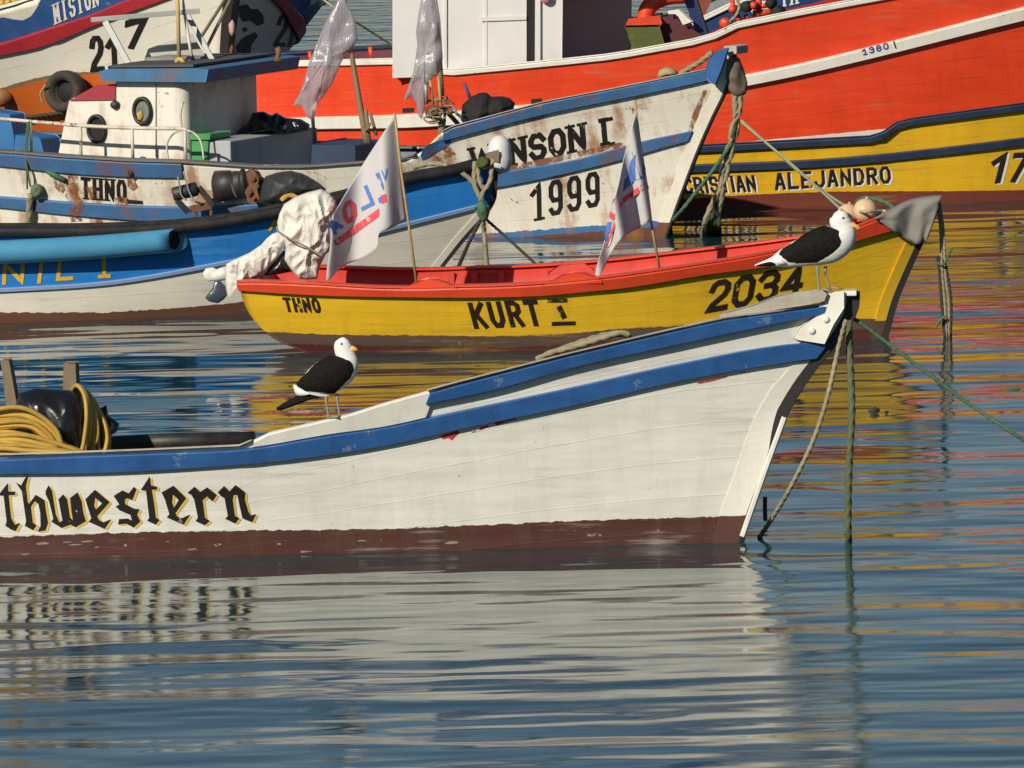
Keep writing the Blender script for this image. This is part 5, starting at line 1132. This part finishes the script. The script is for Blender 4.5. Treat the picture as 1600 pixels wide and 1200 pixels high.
M_BAG = bagmat()
for lab, pole, outl, b_ in (('torn clear plastic bag streaming from the pole nearer the wheelhouse', [(538, -10), (549, 80), (560, 150), (574, 226)], [(533, -8), (545, 8), (556, 34), (559, 62), (552, 75), (542, 80), (530, 105), (520, 130), (504, 152), (494, 166), (490, 188), (480, 184), (472, 166), (457, 165), (466, 150), (474, 130), (482, 100), (494, 70), (508, 36), (522, 10)], -.2),
                            ('clear plastic bag hanging from the pole above the rusty tackle bundle', [(674, -12), (684, 60), (689, 150)], [(660, -10), (682, -8), (688, 30), (690, 60), (692, 92), (684, 112), (672, 128), (662, 150), (664, 170), (659, 187), (652, 178), (650, 160), (642, 150), (630, 160), (636, 140), (646, 112), (652, 70), (650, 50), (654, 20)], -.1)):
    Yb = Dh.inb(pole[-1][0], pole[-1][1]+30, b_).y
    br = empty('bag_pennant', at(pole[-1][0], pole[-1][1], Yb), lab, 'plastic bag', 'plastic bags tied to poles as markers')
    mm = MB(); mm.tube(smooth_path([at(x, y, Yb) for x, y in pole], 4), lambda t: .016+.014*t, 8); mm.build('pole', paint('bamboo_pole', (.22, .15, .085), var=.35, vscale=9, rough=.7), br)
    mm = MB(); mm.pillow(outl, Yb-.03, .05, crumple=.05, freq=6, seed=int(b_*10)); mm.build('bag', M_BAG, br)
mm = MB(); mm.tube([Dh.inb(571, 172, -.2), Dh.inb(577, 226, -.2)], .02, 7); mm.tube([Dh.inb(578, 176, -.2), Dh.inb(588, 212, -.2)], .016, 7); rope('', [Dh.inb(567, 200, -.16), Dh.inb(573, 203, -.12), Dh.inb(579, 192, -.12)], .01, None, mb=mm)
mm.build('pole_socket', M_OLDWOOD, rootD)
rope('stay_rope', [at(498, -6, 88.0), at(540, 24, 88.0), at(615, 72, 88.6)], .011, M_LINE, 'pale stay rope descending to the corner of the white wheelhouse', lobes=0)
mm = MB(); mm.tube([Dh.inb(488, 176, -.2), Dh.inb(491, 226, -.2)], .016, 7); mm.build('dark_stanchion', M_DARK, rootD)
# white pear-shaped buoy on the blue boat's stem
bq = Ch.inb(779, 268, -.06); Rb = .115
mm = MB(); mm.lathe(bq, Vector((.06, 0, 1)), [(.001, -.02)]+[(.072+.03*math.sin(t*2.2), t*.16-.02) for t in [.15, .35, .6, .85, 1.1]]+[(.088, .20), (.075, .235), (.055, .262), (.03, .278), (.001, .282)], 24)
mm.build('pear_buoy', paint('white_buoy', (.60, .60, .60), var=.06, rough=.4), None, 'white pear-shaped buoy standing on the blue boat\'s stem head', 'buoy')
mm = MB(); mm.prism([Ch.inb(x, y, .06) for x, y in [(760, 246), (764, 239), (778, 235), (780, 240), (778, 252)]], -Ch.n*.12); mm.build('stem_head', M_OLDWOOD, rootC, bevel=.006)
# light blue rolled sheet hanging on C
def roll_at(x):
    yt = Curve([(-200, 376), (0, 372), (140, 363), (275, 351)])(x); yb = Curve([(-200, 418), (0, 411), (140, 404), (286, 391)])(x); return (yt+yb)/2, (yb-yt)/2
cs_ = [Ch.on(x, roll_at(x)[0], .072) for x in range(-300, 281, 20)]
M_LBLUE = paint('light_blue_plastic', (.07, .27, .45), var=.10, vscale=3, rough=.35, dirt=((.04, .15, .28), .3))
mm = MB(); mm.tube(cs_, .092, 28, cap=False)
for q in mm.v[-28:]: q.x += (q.y-cs_[-1].y)*1.0-.02
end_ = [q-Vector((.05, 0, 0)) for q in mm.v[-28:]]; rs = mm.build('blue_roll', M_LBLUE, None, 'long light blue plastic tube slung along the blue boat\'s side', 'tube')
mm = MB(); mm.add(end_, [tuple(range(28))]); mm.build('hollow_shade_disc', M_DARK, rs)  # black disc paints the shade inside the open tube end
s2 = rs.modifiers.new('solid', 'SOLIDIFY'); s2.thickness = .01; s2.offset = -1

# ------------------------------------------------------------------ wheelhouse and deck gear of the red boat F
M_FWHITE2 = paint('wheelhouse_white', (.62, .615, .61), var=.06, vscale=2, rough=.42, dirt=((.5, .48, .45), .25))
fb = lambda x, y, b=1.0: Fh.inb(x, y, b)
w0 = [fb(x, y) for x, y in [(615, 120), (615, -60), (878, -60), (878, 112)]]
mm = MB(); mm.prism(w0, -Fh.n*1.9); wh = mm.build('wheelhouse', M_FWHITE2, rootF, bevel=.01)
for x in (694, 757):
    mm = MB(); mm.prism([fb(x0, y0, 1.0) for x0, y0 in [(x, 116), (x, -40), (x+4, -40), (x+4, 116)]], Fh.n*.018); mm.build('wall_batten', M_FWHITE2, wh, bevel=.003)
mm = MB(); mm.prism([fb(x0, y0, 1.0) for x0, y0 in [(752, 32.5), (752, 27), (822, 24.5), (822, 30)]], Fh.n*.03); mm.build('ledge', M_FWHITE2, wh, bevel=.004)
mm = MB(); mm.prism([fb(x0, y0, 1.0) for x0, y0 in [(758, 112), (758, -40), (822, -40), (822, 110)]], Fh.n*.012); mm.build('door', M_FWHITE2, wh, bevel=.004)
mm = MB(); mm.prism([fb(x0, y0, 1.0) for x0, y0 in [(823, 112), (823, -40), (836, -40), (836, 110)]], Fh.n*.004); mm.build('door_gap_shade', M_DARK, wh)  # dark strip on the wall, painting the shade of the door opening
mm = MB(); mm.prism([fb(x0, y0, 1.0) for x0, y0 in [(836, 110), (836, -40), (844, -40), (844, 109)]], Fh.n*.03); mm.build('door_jamb', M_FWHITE2, wh, bevel=.004)
mm = MB(); c_ = fb(853, -4, 1.03); mm.lathe(c_, Fh.n, [(.001, 0), (.055, 0), (.05, .03), (.001, .035)], 20); mm.build('pink_disc', paint('pink_disc_paint', (.5, .2, .25), rough=.3), wh)  # round pink disc, roughly a life ring; gives no light
mm = MB(); mm.prism([fb(x, y, -.05) for x, y in [(877, 112), (877, -60), (986, -60), (986, 100)]], -Fh.n*.8); mm.build('front_block', M_FWHITE2, wh, bevel=.01)
mm = MB(); mm.prism([fb(x, y, 1.1) for x, y in [(870, -22), (870, -34), (1000, -34), (1000, -22)]], -Fh.n*2.1); mm.build('roof_overhang', M_FWHITE2, wh, bevel=.01)
M_RED = paint('bright_red_gear_paint', (.60, .06, .025), var=.2, rough=.4, dirt=((.3, .03, .02), .3))
ch = empty('warping_head', fb(1010, 70, .9), 'red drum with mossy green front and bent red pipe on the red boat', 'winch')
gq = lambda x, y, d=0.0: at(x, y, fb(1010, 60, .85).y+d)
mm = MB(); mm.prism([gq(*p) for p in [(978, 41), (983, 31), (1030, 26), (1034, 36), (1030, 40)]], Vector((.03, .4, 0))); mm.build('drum_top', M_RED, ch, bevel=.01)
mm = MB(); mm.prism([gq(*p) for p in [(978, 41), (1030, 38.5), (1039, 70), (990, 76), (982, 62)]], Vector((.03, .4, 0))); mm.build('drum_front', paint('mossy_green_front', (.075, .09, .02), var=.3, vscale=9, rough=.75, chips=((.3, .3, .15), .7, 18), dirt=((.16, .05, .02), .4)), ch, bevel=.008)
mm = MB(); mm.prism([gq(*p, .12) for p in [(1031, 27), (1050, 24), (1064, 34), (1080, 44), (1096, 54), (1098, 62), (1040, 72)]], Vector((.02, .3, 0))); mm.build('drum_side', paint('shaded_red_side', (.09, .02, .025), var=.3, rough=.6), ch, bevel=.008)  # maroon puts the shade on the red drum's right side into its colour
mm = MB(); mm.tube(smooth_path([gq(1008, 30, .15), gq(1012, 14, .15), gq(1024, 2, .15), gq(1046, -6, .15), gq(1070, -8, .15)], 6), .075, 14); mm.build('bent_pipe', M_RED, ch)
mm = MB(); mm.prism([gq(*p, .05) for p in [(1043, 17), (1060, 14.5), (1068, 22), (1081, 34), (1067, 39), (1060, 26), (1055, 22), (1044, 22)]], Vector((.02, .03, 0))); mm.build('white_bracket', M_WHITE, ch)
mm = MB(); mm.prism([gq(*p, .2) for p in [(1062, -20), (1078, -20), (1103, 56), (1092, 58)]], Vector((.03, .12, 0))); mm.build('navy_post', paint('navy_gloss', (.02, .035, .12), rough=.3), None, 'slanting glossy navy post beside the red drum', 'post', bevel=.006)
mm = MB(); mm.prism([at(x, y, Kh.P0.y-.9) for x, y in [(1078, 40), (1074, -20), (1122, -20), (1104, 18), (1098, 36)]], Vector((0, .3, 0))); mm.build('hatch_side', paint('rust_red_hatch', (.20, .045, .03), var=.35, rough=.7), rootK)
wl = empty('anchor_windlass', fb(1190, 30, .6), 'bright red windlass with bars and dark rollers on the red boat\'s foredeck', 'windlass')
wq = lambda x, y, d=0.0: at(x, y, fb(1190, 20, .5).y+d)
for a, b, r__ in (((1185, -14), (1186, 26), .03), ((1144, 0), (1147, 22), .022), ((1150, 22), (1158, 36), .025), ((1164, 22), (1170, 34), .02), ((1176, 22), (1212, 17), .03), ((1180, 10), (1210, 7), .02)):
    mm = MB(); mm.tube([wq(*a), wq(*b)], r__, 9); mm.build('red_bar', M_RED, wl)
for x, y, r__, mt in ((1167, 10, .05, M_DARK), (1205, 5, .045, M_DARK), (1216, 19, .06, M_DARK), (1146, 14, .035, M_RED), (1179, 8, .035, M_RED), (1134, 36, .05, M_RED)):
    mm = MB(); mm.lathe(wq(x, y, -.05), Vector((-.3, -1, 0)), [(.001, -.05), (r__, -.05), (r__, .05), (r__*.6, .07), (.001, .07)], 16); mm.build('roller', mt, wl)
mm = MB(); rope('', [wq(1146, -10, -.1), wq(1155, 8, -.1), wq(1150, 24, -.1), wq(1140, 34, -.1), wq(1138, 40, -.1)], .014, None, mb=mm); mm.build('rope_loop', M_ROPE, wl)
for k_, (x, y) in enumerate(((487, 90), (537, 86), (581, 83))):
    mm = MB(); mm.tube([fb(x, y+12, -.05), fb(x-3, y-10, -.05)], .02, 6); mm.build('stanchion', M_RED, rootF)
for (x0, y0, x1, y1) in ((629, 169, 647, 176), (830, 154.5, 847, 161.5)):
    mm = MB(); polydecal(mm, [(x0, y0), (x1, y0-1), (x1, y1-1), (x0, y1)], lambda x, y: Fh.on(x, y, .006)); mm.build('scupper', M_DARK, rootF)

# ------------------------------------------------------------------ tyre fender and floats on G
M_TYRE = paint('old_tyre_rubber', (.035, .031, .027), var=.4, vscale=12, rough=.85, dirt=((.20, .15, .09), .7), bump=.6)
tcn = Gh.on(118, 126, .24); tax = (Gh.n*.55+Vector((-.1, -.7, .12))).normalized()
mm = MB(); mm.lathe(tcn-tax*.08, tax, [(.10, .02), (.13, -.03), (.175, -.045), (.195, 0), (.20, .05), (.195, .11), (.175, .15), (.13, .14), (.10, .09), (.10, .02)], 36)
ty = mm.build('tyre_fender', M_TYRE, None, 'old dirty tyre hung as a fender on the white and orange hull', 'tyre')
mm = MB(); mm.lathe(tcn-tax*.05, tax, [(.001, 0), (.11, 0), (.11, .02), (.001, .02)], 20); mm.build('tyre_hole_disc', M_DARK, ty)  # black disc closing the tyre's hole
rope('fender_rope', [Gh.on(93, 110, .3), Gh.on(88, 122, .3), Gh.on(92, 136, .3)], .009, M_LINE, 'short white cord looped over the tyre fender', lobes=0)
M_FLOAT = paint('yellow_float', (.45, .30, .05), var=.3, rough=.55)
for k_, (x, y, r__) in enumerate(((3, 6, 7), (13, 4, 6), (24, 1, 7), (-6, 2, 8))):
    c = on_plane(x, y, Gh.P0+Gh.n*.9, Gh.n); R = r__/scale_at(c.y); mm = MB(); mm.lathe(c, Vector((0, 0, 1)), [(R*max(.01, math.cos(t)), R*1.15*math.sin(t)) for t in [math.pi*(-.5+k/10) for k in range(11)]], 16)
    mm.build('net_float', M_FLOAT, None, ('lowest yellow net float, against the white gunwale in the top corner', 'yellow net float between two others in the top corner', 'yellow net float farthest along the white gunwale', 'yellow net float cut off by the picture edge')[k_], 'float', 'yellow net floats')
for k_, (a, b) in enumerate((((314, 58), (356, -8)), ((322, 76), (364, -8)))):
    rope('anchor_line', [at(a[0], a[1], 89.2), at((a[0]+b[0])/2, (a[1]+b[1])/2, 89.9), at(b[0], b[1], 90.6)], .016, M_ROPE, ('upper' if k_ == 0 else 'lower')+' tan rope slanting across the white bow behind the wheelhouse roof', group='two tan ropes at the white bow', lobes=0)
mm = MB(); mm.pillow([(357, 38), (363, 30), (368, 40), (368, 52), (362, 58), (358, 50)], Gh.px and Gh.inb(362, 44, 0).y-.25, .06, crumple=.02, freq=14); mm.build('rope_rag', paint('pink_rag', (.45, .30, .27), var=.3, rough=.9), rootG)
mm = MB(); mm.pillow([(358, 78), (362, 68), (366, 76), (366, 88), (360, 90)], Gh.inb(362, 80, 0).y-.25, .05, crumple=.02, freq=14); mm.build('rust_lump', M_RUSTY, rootG)

# ------------------------------------------------------------------ gulls
def gull_mat():
    g = N('gull_plumage'); tc = g.n('ShaderNodeTexCoord'); v = tc.outputs['Object']
    n1 = g.noise(v, 70, 3, .6); n2 = g.noise(g.mapping(v, (22, 22, 60)), 1.0, 4, .6)
    vo = g.n('ShaderNodeTexVoronoi', feature='DISTANCE_TO_EDGE'); g.l(g.mapping(v, (26, 26, 46), rot=(0, .5, 0)), vo.inputs['Vector']); vo.inputs['Scale'].default_value = 1.0
    fe = g.step(vo.outputs['Distance'], .10, .0)
    d = g.math('ADD', g.attr('dark'), g.math('MULTIPLY', g.math('SUBTRACT', n1, .5), .012))
    fe = g.math('MULTIPLY', fe, g.step(g.attr('dark'), 0.0, .01))
    blk = g.mix(g.math('MULTIPLY', fe, .3), g.mix(n2, (.004, .0035, .0035), (.014, .012, .011)), (.035, .03, .026)); wht = g.mix(n2, (.66, .66, .66), (.78, .77, .75))
    g.l(g.mix(g.step(d, -.002, .003), wht, blk), g.b.inputs['Base Color']); g.b.inputs['Roughness'].default_value = .75; g.b.inputs['Specular IOR Level'].default_value = .08
    bp = g.n('ShaderNodeBump'); bp.inputs['Strength'].default_value = .45; bp.inputs['Distance'].default_value = .006; g.l(g.math('SUBTRACT', n2, g.math('MULTIPLY', fe, .6)), bp.inputs['Height']); g.l(bp.outputs[0], g.b.inputs['Normal']); return g.m
M_GULL = gull_mat()
M_BEAK = paint('yellow_beak', (.62, .40, .08), var=.1, rough=.4); M_BEAKR = paint('red_beak_spot', (.45, .05, .03), var=.1, rough=.4)
M_LEG = paint('grey_green_leg', (.24, .24, .19), var=.2, rough=.6); M_EYE = paint('dark_eye', (.02, .018, .012), var=.05, rough=.15)
def sdist(p, poly):
    ins = False; d = 1e9; n = len(poly)
    for i in range(n):
        a = poly[i]; b = poly[(i+1) % n]; ex, ey = b[0]-a[0], b[1]-a[1]
        t = max(0, min(1, ((p[0]-a[0])*ex+(p[1]-a[1])*ey)/(ex*ex+ey*ey+1e-9))); d = min(d, math.hypot(p[0]-a[0]-t*ex, p[1]-a[1]-t*ey))
        if (a[1] > p[1]) != (b[1] > p[1]) and p[0] < a[0]+(p[1]-a[1])/(b[1]-a[1])*ex: ins = not ins
    return d if ins else -d
def gull(label, org, zoom, Y, spine, wing, extra, legs, beak, spot, eye, feet, foot_plane):
    f = lambda x, y, d=0.0: at(org[0]+x/zoom, org[1]+y/zoom, Y+d)
    k = scale_at(Y)*zoom
    g = empty('gull', f(*feet), label, 'gull', 'black-backed gulls')
    S = smooth_path([Vector((p[0], p[1], 0)) for p in spine], 5); H = Curve([(i*5, p[2]) for i, p in enumerate(spine)]); Wd = Curve([(i*5, p[3]) for i, p in enumerate(spine)])
    rings = []; mm = MB(); px2 = []
    for i, c in enumerate(S):
        t = (S[min(i+1, len(S)-1)]-S[max(i-1, 0)]).normalized(); nr = Vector((-t.y, t.x, 0)); ring = []
        for q in range(28):
            a = 2*math.pi*q/28; o = nr*(H(i)*math.cos(a)); P = c+o
            ring.append(f(P.x, P.y, Wd(i)*math.sin(a)/k)); px2.append((P.x, P.y))
        rings.append(ring)
    mm.loft(rings); dark = [sdist(p, wing)/k for p in px2]
    body_n = len(mm.v)
    # folded wings: shells lying on each flank, proud of the body, with long black primaries
    for sg in (-1, 1):
        n0 = 26; out = wing; cx = sum(p[0] for p in out)/len(out); cy = sum(p[1] for p in out)/len(out); vs = []; fs = []; outd = []
        for i in range(len(out)):
            a = out[i]; b = out[(i+1) % len(out)]
            for q in range(4): outd.append((a[0]+(b[0]-a[0])*q/4, a[1]+(b[1]-a[1])*q/4))
        n_ = len(outd); R = 8
        def flank(x, y):
            best = min(range(len(S)), key=lambda i: (S[i].x-x)**2+(S[i].y-y)**2); c = S[best]; r = min(1, math.hypot(x-c.x, y-c.y)/max(1, H(best)))
            return Wd(best)*math.sqrt(max(0, 1-r*r))
        for r in range(R+1):
            q = 1-r/R
            for (x, y) in outd:
                X, Yp = cx+(x-cx)*q, cy+(y-cy)*q; w = flank(X, Yp)+10*min(1, 6*(1-q))*(.6+.6*noise.noise(Vector((X*.02, Yp*.02, sg))))
                vs.append(f(X, Yp, sg*w/k))
        for r in range(R):
            for j in range(n_): fs.append((r*n_+j, r*n_+(j+1) % n_, (r+1)*n_+(j+1) % n_, (r+1)*n_+j))
        mm.add(vs, fs, 0, True); dark += [.03]*len(vs)
    for poly, col, th in extra:
        b0 = len(mm.v); mm.pillow([(org[0]+x/zoom, org[1]+y/zoom) for x, y in poly], Y, th, rings=5); dark += [.03 if col else -.03]*(len(mm.v)-b0)
    mm.build('body', M_GULL, g, attrs={'dark': dark})
    mm = MB()
    for part, mt in ((beak, M_BEAK),):
        mm.pillow([(org[0]+x/zoom, org[1]+y/zoom) for x, y in part], Y-.02, .014, rings=5)
    bk = mm.build('beak', M_BEAK, g)
    if spot: mm = MB(); mm.pillow([(org[0]+x/zoom, org[1]+y/zoom) for x, y in spot], Y-.026, .012, rings=4); mm.build('beak_spot', M_BEAKR, bk)
    ei = min(range(len(S)), key=lambda i: (S[i].x-eye[0])**2+(S[i].y-eye[1])**2)
    rr = min(.97, math.hypot(eye[0]-S[ei].x, eye[1]-S[ei].y)/H(ei)); ed = Wd(ei)*math.sqrt(1-rr*rr)/k
    for sg in (-1, 1):
        mm = MB(); mm.lathe(f(eye[0], eye[1], sg*(ed-.001)), Vector((.3, sg*1, 0)), [(.001, -.006), (.007, -.004), (.008, 0), (.006, .004), (.001, .006)], 12); mm.build('eye', M_EYE, g)
    for k_, lg in enumerate(legs):
        d = (-.03, .03)[k_]; mm = MB(); P = [f(x, y, d) for x, y in lg]
        mm.tube(smooth_path(P, 5), lambda t: .011-.0045*min(1, t*2), 8)
        c = P[-1]; toes = [Vector((.075, 0, 0)), Vector((.06, -.045, 0)), Vector((.06, .045, 0))]
        vs = [c+Vector((-.01, 0, .006))]+[c+foot_plane(t) for t in toes]
        mm.add(vs, [(0, 2, 1), (0, 1, 3)])
        for t in toes: mm.tube([c, c+foot_plane(t)*.5+Vector((0, 0, .004)), c+foot_plane(t)], .0055, 6)
        mm.build('leg', M_LEG, g)
    return g
slopeA = (A.pt(.62, A.zs(.62))-A.pt(.52, A.zs(.52))).normalized()
u_, z_ = A.px(515, 655); Yg = A.pt(u_, A.zs(u_), 1, b=A.B(u_)-.03).y
gull('black-backed gull with a long black tail standing on the sloping bulwark board', (420, 510), 7.5, Yg,
     [(300, 725, 8, 10), (340, 715, 42, 30), (420, 690, 95, 60), (520, 650, 150, 95), (640, 600, 195, 120), (750, 560, 205, 128), (850, 500, 188, 122), (905, 420, 150, 105), (905, 350, 118, 92), (878, 280, 108, 88), (868, 220, 103, 82), (872, 172, 78, 62), (876, 136, 30, 24), (877, 128, 6, 5)],
     [(715, 340), (790, 345), (880, 375), (960, 410), (992, 460), (1000, 530), (960, 600), (860, 700), (770, 790), (700, 790), (590, 775), (480, 765), (420, 760), (390, 735), (330, 712), (320, 670), (370, 610), (450, 530), (540, 440), (630, 380)],
     [([(80, 955), (100, 985), (150, 985), (300, 930), (480, 860), (660, 812), (560, 790), (430, 795), (320, 815), (200, 880)], True, .035), ([(285, 690), (300, 680), (335, 720), (420, 770), (520, 775), (700, 800), (740, 815), (640, 835), (560, 815), (470, 800), (390, 820), (320, 805), (300, 760)], False, .05)],
     [[(672, 815), (678, 900), (690, 980), (702, 1080)], [(800, 790), (806, 880), (820, 980), (832, 1062)]],
     [(935, 250), (975, 224), (1020, 240), (1044, 268), (1046, 296), (1034, 298), (1000, 292), (950, 290)], [(1010, 272), (1030, 276), (1034, 292), (1012, 288)], (855, 206), (760, 1075), lambda t: Vector((t.x*slopeA.x, t.y, t.x*slopeA.z)))
Yg2 = A.inb(1295, 456, .05).y
gull('black-backed gull with a short tail standing on the big white boat\'s stem head', (1180, 300), 6.667, Yg2,
     [(-5, 768, 8, 14), (60, 752, 22, 30), (180, 728, 50, 50), (300, 690, 98, 75), (430, 648, 135, 98), (560, 605, 168, 115), (690, 570, 190, 124), (800, 535, 192, 122), (890, 480, 165, 112), (925, 415, 125, 95), (905, 355, 112, 86), (885, 300, 112, 84), (882, 255, 92, 74), (872, 215, 55, 46), (868, 196, 14, 12)],
     [(750, 352), (820, 380), (875, 405), (872, 460), (900, 520), (880, 570), (830, 620), (760, 670), (640, 735), (540, 738), (430, 745), (340, 730), (250, 655), (240, 640), (300, 575), (400, 520), (460, 470), (600, 385), (680, 358)],
     [([(-10, 765), (60, 735), (150, 700), (220, 690), (330, 720), (240, 770), (60, 778)], True, .03), ([(195, 705), (240, 650), (300, 700), (350, 740), (290, 765), (230, 760)], False, .06)],
     [[(650, 780), (652, 860), (660, 940), (668, 1022)], [(730, 775), (736, 850), (755, 930), (775, 1004)]],
     [(950, 345), (985, 318), (1030, 322), (1080, 350), (1100, 382), (1090, 398), (1050, 380), (1010, 365), (960, 362)], None, (918, 272), (700, 1022), lambda t: Vector((t.x, t.y, 0)))

# ------------------------------------------------------------------ floating scraps
M_SCRAP = paint('dark_scrap', (.03, .028, .02), var=.4, rough=.7)
for (x, y, w, h, tilt, lab, mt) in ((1366, 642, .07, .035, .2, 'dark scrap of weed floating in the yellow reflection', M_SCRAP), (1583, 608, .09, .02, 0, 'small green stick floating near the right edge', M_GREEN), (1385, 644, .03, .015, .3, 'tiny dark speck floating beside the dark weed scrap', M_SCRAP)):
    c = on_water(x, y); mm = MB(); mm.lathe(c-Vector((w*.6, 0, 0)), Vector((1, .2, tilt*.3)), [(.001, 0), (h*.5, w*.2), (h*.7, w*.7), (h*.3, w*1.1), (.001, w*1.2)], 9); mm.build('floating_scrap', mt, None, lab, 'debris')
mm = MB(); c = on_water(1195, 795); mm.tube([c+Vector((0, 0, -.04)), c+Vector((.004, .01, .075))], .014, 7); mm.build('floating_stick', M_SCRAP, None, 'short black stick poking upright from the water by the white stem', 'debris')

# rust runs on the old white hull
def rustmat():
    g = N('rust_run'); tc = g.n('ShaderNodeTexCoord'); v = tc.outputs['Object']
    n1 = g.noise(v, 16, 6, .7); n2 = g.noise(g.mapping(v, (16, 16, 2.2)), 1.0, 5, .65)
    g.l(g.mix(n1, (.10, .03, .012), (.36, .14, .04)), g.b.inputs['Base Color']); g.b.inputs['Roughness'].default_value = .8
    tr = g.n('ShaderNodeBsdfTransparent'); mx = g.n('ShaderNodeMixShader')
    g.l(g.step(g.math('ADD', g.math('MULTIPLY', n1, .5), g.math('MULTIPLY', n2, .5)), .44, .56), mx.inputs[0]); g.l(tr.outputs[0], mx.inputs[1]); g.l(g.b.outputs[0], mx.inputs[2]); g.l(mx.outputs[0], g.o.inputs[0]); return g.m
M_RUSTRUN = rustmat()
for pl in ([(106, 268), (118, 266), (124, 285), (122, 305), (136, 318), (128, 345), (112, 346), (110, 320), (102, 305), (108, 290)], [(199, 276), (207, 274), (216, 292), (208, 298), (200, 290)], [(82, 278), (100, 274), (106, 290), (96, 304), (86, 292)], [(150, 336), (158, 334), (162, 352), (150, 352)], [(180, 308), (200, 308), (198, 321), (184, 319)], [(134, 292), (150, 290), (156, 306), (142, 312)]):
    mm = MB(); polydecal(mm, pl, lambda x, y: Dh.on(x, y, .034 if 314 < y < 334 else .0065), cell=9); mm.build('rust_run', M_RUSTRUN, rootD)
for pl in ([(780, 262), (860, 245), (940, 228), (1000, 216), (1001, 221), (940, 236), (862, 254), (784, 268)], [(1098, 142), (1104, 139), (1092, 176), (1080, 208), (1072, 214), (1082, 178)], [(668, 236), (700, 226), (712, 240), (690, 250), (664, 250)]):
    mm = MB(); polydecal(mm, pl, lambda x, y: Dh.on(x, y, .0065), cell=9); mm.build('rust_run', M_RUSTRUN, rootD)
